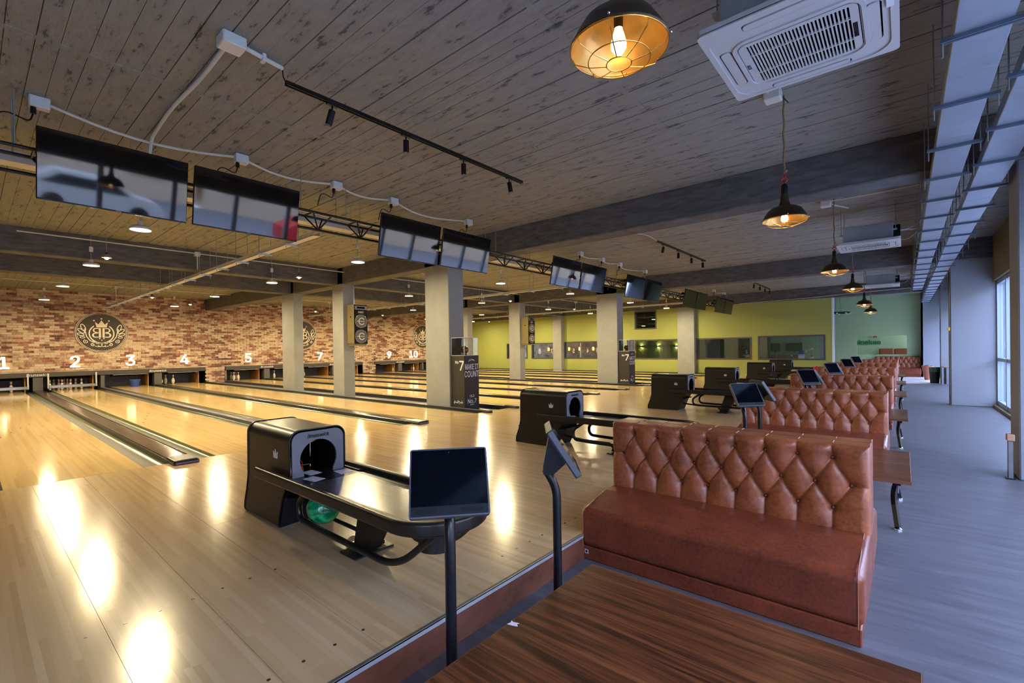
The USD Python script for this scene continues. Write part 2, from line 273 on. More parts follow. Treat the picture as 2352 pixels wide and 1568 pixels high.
S('floor', box(-25, STEP - 0.05, -8, YG, -0.25, -0.055), K['pit_grey'], 'grey subfloor under the lanes and gutters', 'floor')
# approach: panels with printed boards, thin dark joints
ap = T('approach_platform', 'raised maple approach platform with board pattern in front of the lanes', 'platform', (0, 0, 0), kind='structure')
ap.p('riser_board', box(STEP - 0.012, STEP - 0.002, -8, YG, ZF, -0.02), K['riser'], False, label='scuffed reddish brown riser board')
ap.p('platform_core', box(-6.52, STEP - 0.02, -8, YG, -0.16, -0.0035), K['void'], False)
ap.p('nosing', cat_([box(STEP - 0.002, STEP, -8, YG, -0.022, 0.001), box(STEP - 0.006, STEP, -8, YG, -0.003, 0.001)]), K['nosing'], False, label='aluminium edge strip')
ap.p('nosing', box(STEP - 0.022, STEP - 0.006, -8, YG, -0.003, 0.0008), K['nose_dark'], False, label='dark rubber edge strip')
ys = [-8.0, -4.0, -1.6, -1.23, -0.9, -0.58, -0.26, 0.06, 0.40, 0.775, 1.142]
for i, ry in enumerate(RET_Y):
    ys += [ry - 0.185, ry + 0.185]
    nx = RET_Y[i + 1] - 0.185 if i < 5 else YG; n = max(2, round((nx - ry - 0.185) / 0.335))
    ys += list(np.linspace(ry + 0.185, nx, n + 1)[1:-1])
ys.append(YG)
for i, (a, b) in enumerate(zip(ys[:-1], ys[1:])):
    xs = [-6.515, -3.9 - 0.9 * ((i * 37) % 5) / 5, -1.826, STEP - 0.022] if a > -1 else [-6.515, STEP - 0.022]
    for c, d in zip(xs[:-1], xs[1:]):
        ap.p('floor_panel', box(c + .0007, d - .0007, a + .0008, b - .0008, -0.003, 0.0), K['approach'], False)
dots = []
for li, l in enumerate(LANE_L[:4]):
    for k in range(7):
        for x in (-1.89, -2.817): 
            ap.p('guide_dot', cyl((x, l + .533 + (k - 3) * .137, 0), (x, l + .533 + (k - 3) * .137, .0012), .0075, 10), K['cap_brown'], False)
# ceiling of board-marked concrete
ce = T('ceiling', 'rough board-marked concrete ceiling slab', 'ceiling', (0, 0, 0), kind='structure')
ce.p('slab', cat_([box(-25, 1.9, -8.2, 30, ZC + 0.012, ZC + 0.3), box(-25, 1.9, -8.2, -1.2, ZC, ZC + .02), box(-25, 1.9, 22.6, 30, ZC, ZC + .02)]), K['concrete'], False)
y = -1.2; k = 0
while y < 22.6:
    w = 0.125 + 0.05 * RNG.random(); dz = RNG.uniform(-0.004, 0.004)
    ce.p('concrete_board', box(-24, 1.8, y + .0015, y + w - RNG.uniform(.001, .007), ZC + dz, ZC + 0.02), K['concrete'], False); y += w; k += 1
ce.p('slab_rib', cat_([box(-4.86, -4.80, -1, 22, ZC - .006, ZC + .01), box(-1.95, -1.9, -1, 22, ZC - .004, ZC + .01)]), K['concrete'], False, label='raised pour seam in the slab')
for i, yb in enumerate((6.8, 14.55, 22.35)):
    S('ceiling_beam', cbox(-23.34, 1.74, yb - (.02 if i == 2 else 0), yb + .4, 3.14, ZC + .005, .015), K['beam'], f'dark grey concrete beam crossing above the seating, {ORD[i]} one to the camera', 'beam')
for i, (a, b) in enumerate(((-12.5, -12.15), (-15.45, -15.04))):
    for j, (c, d) in enumerate(((-8, 6.8), (7.2, 14.55), (14.95, 22.34))):
        S('ceiling_beam', cbox(a, b, c, d, 3.145, ZC + .005, .012), K['beam'], f'grey concrete beam along the lanes hall, {("nearer", "farther")[i]} row, {NTH[j]} bay from the left', 'beam')
COLS = {'A': (-15.75, -14.9, .3), 'B': (-12.48, -11.9, .34), 'C': (-8.35, -7.55, .45)}
for j, yb in enumerate((6.8, 14.55)):
    for n, (a, b, d) in COLS.items():
        where = {'A': 'behind the speaker column', 'B': 'carrying the loudspeaker', 'C': 'with the tall promotional stand at its side'}[n]
        S('column', cbox(a, b, yb, yb + d, -0.1, ZC, .012), K['column'], f'grey painted square column {where}, {("nearer", "farther")[j]} row between the lanes', 'column')
# green wall at the end, with window openings
WIN = [('W1', -19.36, -17.68, .66, 1.61), ('W2', -17.36, -15.6, .66, 1.61), ('W3', -15.0, -12.0, .67, 1.64), ('W4', -11.05, -8.3, .66, 1.65), ('WT', -10.61, -9.44, 2.18, 3.12), ('W5', -7.48, -5.12, .66, 1.65), ('W6', -4.86, -2.41, .65, 1.68)]
poly = sg.box(XW, -0.1, -2.17, ZC)
for _, a, b, c, d in WIN: poly = poly.difference(sg.box(a, c, b, d))
S('wall_far', faceY(ext(poly, .15), (0, YG + .15, 0)), K['green'], 'olive green end wall with a row of framed windows', 'wall')
for i, (a, b) in enumerate(((-15.56, -14.98), (-8.28, -7.49))):
    S('pilaster', cbox(a, b, YG - .3, YG + .01, -.08, 3.14, .01), K['column'], f'grey pilaster on the green end wall, {("left", "right")[i]} one', 'pilaster')
for i, (nm, a, b, c, d) in enumerate(WIN):
    w = T(f'window_{i + 1}', f'dark framed interior window in the green wall, {NTH[i]} from the left' if nm != 'WT' else 'small high window in the green wall above the promotional stand', 'window', ((a + b) / 2, YG, c), kind='structure')
    f = ext(sg.box(a, c, b, d).difference(sg.box(a + .06, c + .06, b - .06, d - .06)), .19)
    w.p('window_frame', faceY(f, (0, YG + .17, 0)), K['frame'], False, world=True)
    if nm == 'W3': w.p('mullion', box(-13.93, -13.88, YG + .03, YG + .09, c + .05, d - .05), K['alu'], False, world=True)
    w.p('pane', box(a + .055, b - .055, YG + .06, YG + .066, c + .055, d - .055), K['dark_glass'], False, world=True)
S('wall_left', cat_([box(XW - .02, XW - .012, -8, YG, .6, ZC), *[box(XW - .02, XW - .012, a, b, -.2, .62) for a, b in ((-8, -.15), (6.78, 7.6), (14.48, 15.3), (22.18, YG))]]), K['mortar'], 'mortar ground of the printed brick wall behind the pins', 'wall')
# bricks of the feature wall: each its own piece near, the rest joined
bw = T('brick_facing', 'aged red and cream brick facing above the pin decks', 'brick wall', (XW, 0, 0), kind='structure')
near_, far_ = [], []
for r in range(0, 45):
    z0 = r * .08
    if z0 > ZC - .03: break
    off = -0.13 if r % 2 == 0 else 0.0
    for q in range(-2, 88):
        y0 = q * .26 + off
        if y0 < -.3 or y0 > YG - .1: continue
        if z0 < .66 and not any(a < y0 + .03 and y0 + .23 < b for a, b in ((6.78, 7.62), (14.48, 15.32), (22.18, 22.4))): continue
        d = RNG.uniform(0, .012); e = [RNG.uniform(-.008, .008) for _ in range(4)]
        if meshkit.noise(np.array([[y0 * .8, z0 * 1.1, 3.0]]), 5)[0] > .70: d = -0.003
        m = box(-.012, d, y0 + .006 + e[0] * .3, y0 + .252 + e[1] * .3, z0 + .005, z0 + .074 + e[2] * .3)
        (near_ if len(near_) < 295 and 0.7 < y0 < 4.0 and (z0 < 2.6) else far_).append(m)
for m in near_: bw.p('brick', m, K['brick'], False)
bw.p('brickwork', cat_(far_), K['brick'], False, kind='stuff')
S('wall_near', cat_([box(-25, 1.8, -8.2, -8, -.3, ZC), box(-25, -24.9, -8, YG, -.3, ZC)]), K['plaster'], 'plain wall behind the camera', 'wall')
# rooms behind the green wall
S('wall_back', cat_([box(-23.3, -11.6, 25.6, 25.7, -.2, ZC), box(-11.7, -11.6, 22.5, 25.7, -.2, ZC)]), K['mortar'], 'brick patterned wall of the dark room behind the green wall', 'wall')
S('wall_back', cat_([box(-11.6, -7.7, 24.6, 24.7, -.2, ZC), box(-7.8, -7.7, 22.5, 26.9, -.2, ZC), box(-11.6, -7.7, 22.5, 24.6, 2.0, 2.05)]), K['dark_green'], 'dark green wall lit by sconces, seen through the window', 'wall')
far = sg.box(-7.7, ZF, .56, ZC).difference(sg.box(-1.68, .79, .10, 1.64))
S('wall_back', faceY(ext(far, .12), (0, 27.02, 0)), K['green2'], 'pale green wall at the very end with a serving opening', 'wall')
S('wall_back', cat_([box(-2.6, 1.2, 28.0, 28.1, -.2, ZC), box(-2.6, -2.5, 27, 28, -.2, ZC)]), K['green2'], 'pale green wall behind the serving opening', 'wall')
S('wall_back', cat_([box(.56, 1.75, 26.4, 26.6, ZF, ZC), box(.56, .62, 26.4, 27.0, ZF, ZC)]), K['plaster'], 'lilac grey return wall right of the pale green wall', 'wall')
S('trim_1', box(-2.19, -2.13, YG - .01, YG + .16, ZF, 3.14), pm('pale_trim', (.62, .68, .60), .5), 'pale edge trim on the free end of the green wall', 'trim')
# facade: columns, lintel, glazing
for i, (a, b) in enumerate(((-1.3, -.7), (7.04, 7.55), (14.65, 15.1), (22.1, 22.6))):
    S('facade_column', cbox(.905 if i < 2 else (.82 if i == 2 else .98), 1.72, a, b, ZF, ZC, .012), K['plaster'], f'rough grey plastered column on the window side, {("nearest, outside the frame", "at the right edge of the picture", "broad one beside the glass door", "slim one far down the walkway")[i]}', 'column')
S('wall_right', cat_([box(1.5, 1.75, -8, 26.4, 2.62, ZC), box(1.5, 1.75, -8, 26.4, ZF, ZF + .06)]), K['speaker_wood'], 'brown lintel wall above the glazed front', 'wall')
for i, (a, b) in enumerate(((-8, -1.3), (-.7, 7.0), (7.55, 14.65), (15.1, 22.1), (22.6, 26.4))):
    w = T(f'window_{i + 8}', f'tall glazed shopfront with aluminium mullions, {NTH[i]} bay from the camera end', 'window', (1.6, (a + b) / 2, ZF + .06), kind='structure')
    n = max(2, round((b - a) / 1.25)); e = np.linspace(a, b, n + 1); z0, z1 = ZF + .06, 2.62
    for yy in e: w.p('mullion', box(1.56, 1.66, max(a, yy - .045), min(b, yy + .045), z0, z1), K['alu'], False, world=True)
    w.p('rail', cat_([box(1.57, 1.65, a, b, z0, z0 + .09), box(1.57, 1.65, a, b, z1 - .08, z1)]), K['alu'], False, world=True)
    for c, d in zip(e[:-1], e[1:]):
        w.p('pane', box(1.605, 1.613, c + .045, d - .045, z0 + .09, z1 - .08), K['glass'], False, world=True)
        if i == 2: w.p('transom', box(1.57, 1.65, c + .045, d - .045, .86, .93), K['alu'], False, world=True)
# outside, seen through the glass and mirrored in the screens
S('pavement', box(1.75, 8.5, -30, 50, -.3, -.19), pm('paving', (.42, .44, .46), .7, var=.1), 'grey pavement outside the glazed front', 'pavement')
S('lawn', box(8.5, 11.5, -40, 60, -.3, -.12), pm('grass', (.10, .22, .04), .8, var=.3, vscale=3), 'green grass verge outside', 'lawn')
S('street', box(11.5, 24, -40, 60, -.3, -.22), pm('asphalt', (.20, .20, .21), .8, var=.1), 'asphalt street beyond the grass verge', 'street')
S('opposite_building', cat_([cbox(24, 30, yy, yy + 9.6, -.3, 7.5 + (k % 3), .1) for k, yy in enumerate(range(-40, 60, 10))] + [box(23.9, 24, yy + 1.2, yy + 3.0, 1.0, 2.6) for yy in range(-40, 60, 5)]), pm('render_wall', (.62, .47, .30), .8), 'sandy coloured row of buildings across the street', 'building')
# ---------------------------------------------------------------- lanes, gutters, pin decks
XFOUL = -6.52
lane0 = None
for i, l in enumerate(LANE_L):
    lab = f'pale maple bowling lane {NUM[i]}, ' + ('the one at the left edge of the picture' if i == 0 else f'{NTH[i]} from the camera')
    if lane0 is None:
        lane0 = t = T('bowling_lane', lab, 'bowling lane', (XFOUL, l, 0))
        for k in range(5):
            t.p('lane_panel', box(-16.9 / 5 * (k + 1) + .0012, -16.9 / 5 * k - .0012, 0, 1.065, -.05, 0.0), K['lane'], False)
        for k in range(-3, 4):
            x = -4.2 - .55 * (3 - abs(k))
            t.p('lane_arrow', ext([(x, .533 + k * .137 - .012), (x, .533 + k * .137 + .012), (x - .15, .533 + k * .137)], .0012), K['cap_brown'], False)
        for k in (-2.2, -1.1, 1.1, 2.2):
            t.p('lane_marker', box(-12.4, -11.9, .533 + k * .14 - .011, .533 + k * .14 + .011, 0, .0012), K['cap_brown'], False)
        t.p('pin_deck', box(-18.1, -16.9, 0, 1.065, -.05, -.001), K['lane'], False)
    else: lane0.copy(lab, (XFOUL, l, 0))
gp = [(0, -.012)] + [(.1175 - .1175 * math.cos(a), -.012 - .05 * math.sin(a)) for a in np.linspace(0, math.pi, 11)] + [(.235, -.012), (.238, -.012), (.238, -.075), (-.003, -.075), (-.003, -.012)]
GUT = faceX(ext(sg.Polygon(gp).buffer(0), 17.0), (-17.0, 0, 0))
def cap_mesh(w, h=.036): return faceX(ext(sg.Polygon([(-w / 2, -.06), (w / 2, -.06), (w / 2, h * .45), (w / 2 - .02, h * .9), (w / 2 - .05 if w > .12 else w / 2 - .03, h), (-w / 2 + (.05 if w > .12 else .03), h), (-w / 2 + .02, h * .9), (-w / 2, h * .45)]), 16.75), (-16.8, 0, 0))
def divider(name, label, y0, y1, capmat, group):
    """gutter, capping, gutter between lane edges y0 and y1"""
    t = T('lane_divider', label, 'gutter', (XFOUL, y0, 0), group=group)
    w = y1 - y0 - .47; c = (y1 - y0) / 2
    t.p('gutter', GUT, K['gutter']); t.p('gutter', moved(GUT, 0, y1 - y0 - .235, 0), K['gutter'])
    cp = t.p('capping', moved(cap_mesh(w), 0, c, 0), K[capmat])
    sub(cp, 'capping_edge', cat_([box(-16.8, 0, c - w / 2 - .006, c - w / 2, -.05, .03), box(-16.8, 0, c + w / 2, c + w / 2 + .006, -.05, .03)]), K['cap_black'])
    t.p('cap_end', rbox(-.16, .22, c - w / 2 - .006, c + w / 2 + .006, -.02, .052, .035), K['cap_black'], 40)
    t.p('end_plate', rbox(.10, .226, c - w / 2 + .01, c + w / 2 - .01, .0, .03, .012, 1), K['cap_violet'])
for g in range(3):
    L = LANE_L[4 * g:4 * g + 4]
    for k in range(3):
        a, b = 4 * g + k + 1, 4 * g + k + 2
        divider('lane_divider', f'{("wide brown", "narrow violet", "wide brown")[k]} capped gutter pair between lanes {NUM[a - 1]} and {NUM[b - 1]}', L[k] + 1.065, L[k + 1], ('cap_brown', 'cap_violet', 'cap_brown')[k], None)
    for s, y in ((-1, L[0]), (1, L[3] + 1.065)):
        t = T('edge_gutter', f'single gutter with dark capping along the {("near", "far")[s > 0]} side of lane {NUM[4 * g + (0 if s < 0 else 3)]}', 'gutter', (XFOUL, y, 0))
        t.p('gutter', moved(GUT, 0, 0 if s > 0 else -.235, 0), K['gutter'])
        c = s * (.235 + .05); cp = t.p('capping', moved(cap_mesh(.10), 0, c, 0), K['cap_violet'])
        sub(cp, 'capping_edge', cat_([box(-16.8, 0, c - .056, c - .05, -.05, .03), box(-16.8, 0, c + .05, c + .056, -.05, .03)]), K['cap_black'])
        t.p('cap_end', rbox(-.16, .22, c - .056, c + .056, -.02, .052, .035), K['cap_black'], 40)
pin_b = lathe([(0, 0), (.025, 0), (.029, .01), (.048, .06), (.0605, .114), (.053, .17), (.035, .22), (.0245, .26), (.0235, .28), (.030, .32), (.0323, .345), (.029, .368), (.018, .381), (0, .383)], 18)
pin_s = lathe([(.0262, .245), (.0252, .262), (.0246, .275), (.0262, .292), (.0230, .30), (.0232, .24)], 18)
PINS = {1: [1.0], 2: [1.95, 2.10, 2.21, 2.27, 2.38, 2.44, 2.50, 2.57, 2.67, 2.80], 4: [5.24, 5.35, 5.46, 5.66], 5: [7.98, 8.05, 8.11, 8.18, 8.28], 6: [9.78], 7: [11.25], 8: [12.7], 9: [16.72, 17.0], 10: [18.25, 18.5]}
pin0 = None
for ln, ysp in PINS.items():
    for k, yy in enumerate(ysp):
        n = len(ysp); xx = -23.62 - .26 * ((k * 2) % 3)
        lab = f'red-striped white bowling pin at the end of lane {NUM[ln - 1]}' + ('' if n == 1 else f', {NTH[k]} from the left')
        if pin0 is None:
            pin0 = T('bowling_pin', lab, 'bowling pin', (xx, yy, 0.001), group='pins on the pin decks'); pin0.p('pin_body', pin_b, K['pin'], 50); pin0.p('neck_stripe', pin_s, K['pin_red'], 50)
        else: pin0.copy(lab, (xx, yy, 0.001))
for g in range(3):
    L = LANE_L[4 * g:4 * g + 4]; a, b = L[0] - .36, L[3] + 1.065 + .28
    where = ('lanes one to four', 'lanes five to eight', 'lanes nine to twelve')[g]
    t = T('pinsetter_front', f'dark pinsetter masking unit over {where}', 'pinsetter', (XW, (a + b) / 2, 0))
    t.p('mask_board', cbox(XW - .02, XW + .05, a, b, .50, .665, .008), K['mask'], False, world=True)
    t.p('pit_box', cat_([box(XW - 1.75, XW - 1.7, a, b, -.2, .7), box(XW - 1.7, XW, a, b, .62, .66), box(XW - 1.7, XW - .02, a, b, -.16, -.056), box(XW - 1.7, XW, a - .02, a, -.2, .66), box(XW - 1.7, XW, b, b + .02, -.2, .66)]), K['void'], False, world=True)
    for k, l in enumerate(L):
        if k < 3:
            c, w = (l + 1.065 + L[k + 1]) / 2, (.13 if k != 1 else .06)
            q = t.p('division_panel', cbox(XW - 1.1, XW + .02, c - w, c + w, -.06, .5, .01), K['pit_grey'], False, world=True)
        t.p('kickback', box(XW - 1.2, XW - .12, l + 1.10, l + 1.13, -.05, .5), K['pit_wood'], False, world=True)
        t.p('pit_curtain', box(XW - .5, XW - .46, l - .02, l + 1.08, .40, .62), K['black_matte'], False, world=True)
        if 4 * g + k in (0, 1):
            r = t.p('sweep_bar', cbox(XW + .16, XW + .22, l - .1, l + 1.16, .095, .205, .012), K['steel'], False, world=True)
            for ya in (l - .13, l + 1.15): sub(r, 'sweep_arm', moved(box(XW + .1, XW + .2, ya, ya + .04, .1, .62), *(-t.loc)), K['white'])
        else: t.p('deck_light_bar', box(XW - .02, XW + .01, l, l + 1.065, .47, .49), K['cable'], False, world=True)
    for k in (0, 2):
        c = (L[k] + 1.065 + L[k + 1]) / 2
        t.p('lettering', faceX(text('Brunswick', .085, .006, slant=.22), (XW + .05, c, .585)), K['pale'], False, world=True, label='white slanted lettering Brunswick')
b = T('cleaning_bucket', 'blue plastic bucket standing at the end of lane three', 'bucket', (-23.0, 4.27, 0)); b.p('bucket_body', lathe([(0, 0), (.12, 0), (.165, .26), (.175, .265), (.17, .28), (.155, .27), (.112, .012), (0, .012)], 24), K['blue']); b.p('bail_handle', tube([(.0, .17 * math.cos(u), .26 - .09 * math.sin(u)) for u in np.linspace(0, math.pi, 12)], .005, 6), K['steel'])
NUMY = [.82, 2.60, 4.20, 6.0, 8.50, 10.22, 11.97, 13.72, 16.235, 18.02, 19.75, 21.45]
for i, yy in enumerate(NUMY):
    t = T('lane_number', f'glowing lane number {NUM[i]} on the brick wall', 'illuminated number', (XW + .012, yy, 1.03))
    t.p('digit_face', faceX(text(str(i + 1), .40, .03), (.02, 0, 0)), K['number'], False); t.p('digit_back', faceX(text(str(i + 1), .40, .02), (0, 0, 0)), K['white'], False)
def emblem(yy, label):
    t = T('wall_emblem', label, 'emblem', (XW + .012, yy, 2.12)); R = .765
    t.p('emblem_disc', faceX(ext(sg.Point(0, 0).buffer(R, quad_segs=24), .012), (0, 0, 0)), K['emblem'], False)
    ring = lambda r0, r1: sg.Point(0, 0).buffer(r1, quad_segs=24).difference(sg.Point(0, 0).buffer(r0, quad_segs=24))
    F = lambda name, g, lab=None: t.p(name, faceX(ext(g, .004), (.012, 0, 0)), K['print'], False, label=lab)
    F('outer_ring', ring(.735, .752)); F('outer_ring', ring(.70, .712))
    c = (0, -.05); base = sg.Point(*c).buffer(.375, quad_segs=20).difference(sg.Point(*c).buffer(.335, quad_segs=20)).difference(sg.box(-.22, .2, .22, .5)); F('inner_ring', base)
    crown = sg.Polygon([(-.15, .21), (.15, .21), (.19, .39), (.09, .30), (0, .46), (-.09, .30), (-.19, .39)]); crown = crown.union(sg.box(-.15, .185, .15, .215))
    for px, py in ((-.215, .44), (0, .515), (.215, .44)): crown = crown.union(sg.Point(px, py).buffer(.027))
    F('crown', crown)
    def B(s):
        g = sg.box(.02, -.20, .085, .16)
        g = g.union(sg.box(.02, .13, .18, .16)).union(sg.box(.02, -.20, .2, -.17)).union(sg.box(.02, -.035, .18, -.005))
        up = sa.scale(sg.Point(.16, .075).buffer(1, quad_segs=12), .095, .09, origin=(.16, .075)); lo = sa.scale(sg.Point(.17, -.11).buffer(1, quad_segs=12), .11, .095, origin=(.17, -.11))
        g = g.union(up.difference(sa.scale(up, .52, .62)).difference(sg.box(0, -.3, .13, .3)).union(lo.difference(sa.scale(lo, .52, .62)).difference(sg.box(0, -.3, .13, .3))))
        return sa.scale(g, s, 1, origin=(0, 0))
    F('letter_b', B(1), 'serif letter B'); F('letter_b', B(-1), 'mirrored serif letter B')
    F('dots', sg.Point(-.06, -.235).buffer(.022).union(sg.Point(.06, -.235).buffer(.022)).union(sg.Point(0, -.30).buffer(.02)))
    for s in (-1, 1):
        def loop(cx, cy, rx, ry, a0, a1, ang): 
            u = np.linspace(a0, a1, 26); q = np.c_[rx * np.cos(u), ry * np.sin(u)]; ca, sb = math.cos(ang), math.sin(ang)
            return np.c_[s * (cx + q[:, 0] * ca - q[:, 1] * sb), cy + q[:, 0] * sb + q[:, 1] * ca]
        def spiral(cx, cy, r0, r1, a0, a1): u = np.linspace(a0, a1, 26); r = np.linspace(r0, r1, 26); return np.c_[s * (cx + r * np.cos(u)), cy + r * np.sin(u)]
        g = [stroke(loop(.52, .17, .055, .13, 0, 6.2, -.35), .028), stroke(loop(.575, .045, .05, .115, 0, 6.2, -.85), .026), stroke(loop(.59, -.085, .042, .095, 0, 6.2, -1.25), .024), stroke(loop(.545, -.19, .03, .065, 0, 6.2, -1.5), .02),
             stroke([(s * .49, .12), (s * .455, -.02), (s * .43, -.16), (s * .33, -.32), (s * .21, -.38)], .03), stroke(spiral(.45, -.35, .02, .075, 0, 7.5), .022), stroke(spiral(.255, -.47, .018, .062, 1, 8.0), .022), stroke(spiral(.13, -.40, .015, .045, 2, 7.5), .018), stroke(loop(.045, -.47, .055, .075, .4, 5.9, .2), .02), stroke([(s * .2, -.52), (s * .1, -.545), (0, -.53)], .02)]
        F('scrollwork', shapely.union_all(g))
emblem(3.36, 'round dark emblem with crown and mirrored letters BB, fully visible over lanes two and three'); emblem(11.06, 'round dark crown emblem half hidden behind the column near lane seven'); emblem(18.78, 'round dark crown emblem beside the thick column near lane ten')
# ---------------------------------------------------------------- lamps over the lanes
ROWY = [1.60, 4.97, 9.16, 12.5, 16.75, 20.35]; LAMPX = [-8.12, -12.04, -16.15, -20.4]
lamp0 = None
for i, yy in enumerate(ROWY):
    for j, xx in enumerate(LAMPX):
        lab = f'round white lamp hung over lane pair {NUM[i]}, {NTH[j]} from the screens towards the pins'
        if lamp0 is None:
            lamp0 = t = T('lane_lamp', lab, 'pendant lamp', (xx, yy, 3.0), group='round lamps over the lanes')
            t.p('lens', cyl((0, 0, 0), (0, 0, .02), .115, 28), K['led'], 40); t.p('housing', lathe([(.118, .0), (.125, .0), (.125, .03), (.09, .055), (.035, .065), (.03, .12), (0, .12)], 28), K['white'], 40)
            t.p('cable', tube([(0, 0, .12), (.002, 0, .3), (0, 0, .6)], .005, 6), K['rod']); t.p('driver_box', cbox(-.02, .02, -.03, .03, .27, .37, .004), K['white'])
        else: lamp0.copy(lab, (xx, yy, 3.0))
sm0 = None
for i, (xx, yy) in enumerate([(-10.86, 1.65), (-10.7, 5.02), (-17.5, 3.7), (-19.2, 5.14), (-19.2, 9.7), (-10.8, 12.7), (-19.3, 13.1), (-11.1, 17.4), (-19.9, 21.3)]):
    lab = f'small bare warm bulb on a thin cord, {("above lane one in front of the beam", "above lane four beside the column", "above lane three near the brick wall", "above lane four close to the brick wall", "above lane five close to the brick wall", "above lane seven in front of the beam", "above lane eight near the brick wall", "above lane ten before the green wall", "in the far corner by the green wall")[i]}'
    if sm0 is None:
        sm0 = t = T('bare_bulb', lab, 'light bulb', (xx, yy, 3.0), group='small bulbs over the lanes')
        t.p('bulb', trimesh.creation.icosphere(2, .035), K['bulb_small'], True); t.p('socket', cyl((0, 0, .025), (0, 0, .09), .022, 12), K['black']); t.p('shade', lathe([(.075, .0), (.03, .06), (.0, .065), (.03, .055), (.07, -.002)], 20), K['rod']); t.p('cable', tube([(0, 0, .09), (0, 0, .6)], .004, 6), K['rod'])
    else: sm0.copy(lab, (xx, yy, 3.0))
for j, xx in enumerate((-7.42, -11.78, -16.05, -20.25)):
    t = T('conduit', f'pale electrical conduit along the ceiling feeding the lamps, {NTH[j]} run from the screens', 'conduit', (xx, 10, ZC - .05))
    zz = 3.45 if j == 1 else ZC - .05
    for ya, yb_ in ((.6, 6.78), (7.22, 14.53), (14.97, 22.3)): t.p('pipe', tube([(xx, ya, zz), (xx, yb_, zz)], .012, 6), K['cable'], world=True)
    for k, yy in enumerate((3.3, 10.9, 18.6)): 
        q = t.p('junction_box', cbox(xx - .05, xx + .05, yy - .05, yy + .05, zz - .06, zz + .03, .006), K['white'], world=True)
        sub(q, 'drop_pipe', moved(tube([(xx, yy, zz - .05), (xx, yy, 3.1)], .011, 6), *(-t.loc)), K['cable'])
# cable trays
for i, yy in enumerate((3.42, 11.05, 18.75)):
    t = T('cable_tray', f'long pale cable tray hung across the lanes, {ORD[i]} of three', 'cable tray', (-14.6, yy, 3.02))
    x0, x1 = -22.6, -6.7
    t.p('tray_channel', cat_([box(x0, x1, yy - .06, yy + .06, 3.0, 3.006), box(x0, x1, yy - .06, yy - .054, 3.0, 3.06), box(x0, x1, yy + .054, yy + .06, 3.0, 3.06)]), K['white'], False, world=True)
    for x in np.arange(x0 + .4, x1, 1.05):
        q = t.p('hanger', cat_([box(x - .02, x + .02, yy - .12, yy + .12, 2.975, 3.0)]), K['galv'], False, world=True)
        sub(q, 'hanger_rod', moved(cat_([cyl((x, yy - .1, 2.93), (x, yy - .1, 3.6 if not -12.6 < x < -12 and not -15.5 < x < -15 else 3.14), .005, 6), cyl((x, yy + .1, 2.93), (x, yy + .1, 3.6 if not -12.6 < x < -12 and not -15.5 < x < -15 else 3.14), .005, 6)]), *(-t.loc)), K['rod'])
t = T('cable_tray', 'long grey cable tray running behind the black screen truss', 'cable tray', (-6.6, 10.8, 3.14))
for ya, yb_ in ((-3, 6.78), (7.22, 14.53), (14.97, 21.9)): t.p('tray_channel', cat_([box(-6.68, -6.5, ya, yb_, 3.13, 3.14), box(-6.505, -6.495, ya, yb_, 3.13, 3.24), box(-6.685, -6.675, ya, yb_, 3.13, 3.24)]), K['white'], False, world=True)
for y in np.arange(-.2, 21.8, 1.4):
    if 6.7 < y < 7.3 or 14.4 < y < 15.1: continue
    t.p('hanger_rod', cat_([cyl((-6.46, y, 3.0), (-6.46, y, ZC), .005, 6), cyl((-6.72, y, 3.0), (-6.72, y, ZC), .005, 6), box(-6.75, -6.43, y - .02, y + .02, 3.11, 3.13)]), K['rod'], False, world=True)
# ---------------------------------------------------------------- screens on the truss
TR = T('screen_truss', 'black triangular truss hung along the foul line carrying the score screens', 'truss', (-6.05, 10, 2.9), kind=None)
for n, x, z in (('chord', -5.92, 3.11), ('chord', -6.18, 3.11), ('chord', -6.05, 2.915)): TR.p(n, cyl((x, -3, z), (x, 21.95, z), .017, 8), K['black'], world=True)
y = -2.65
while y < 21.9:
    for x in (-5.92, -6.18): TR.p('web_brace', cyl((x, y - .13, 3.11), (-6.05, y, 2.915), .011, 6), K['black'], world=True); TR.p('web_brace', cyl((x, y + .13, 3.11), (-6.05, y, 2.915), .011, 6), K['black'], world=True)
    TR.p('cross_bar', cyl((-5.92, y - .13, 3.11), (-6.18, y - .13, 3.11), .011, 6), K['black'], world=True); y += .64
for y in (.3, 2.82, 3.45, 6.55, 7.6, 10.9, 13.2, 15.6, 18.8, 21.6):
    z1 = 3.6
    for x in (-5.92, -6.18): TR.p('suspension_rod', cyl((x, y, 3.11), (x, y, z1), .006, 6), K['rod'], world=True)
def tilt_y(m, a):
    m = m.copy(); m.apply_transform(trimesh.transformations.rotation_matrix(a, (0, 1, 0))); return m
TVY = [.97, 2.135, 4.42, 5.59, 8.68, 9.85, 12.14, 13.33, 16.5, 17.7, 20.0, 21.2]
tv0 = None; ta = math.radians(10.5)
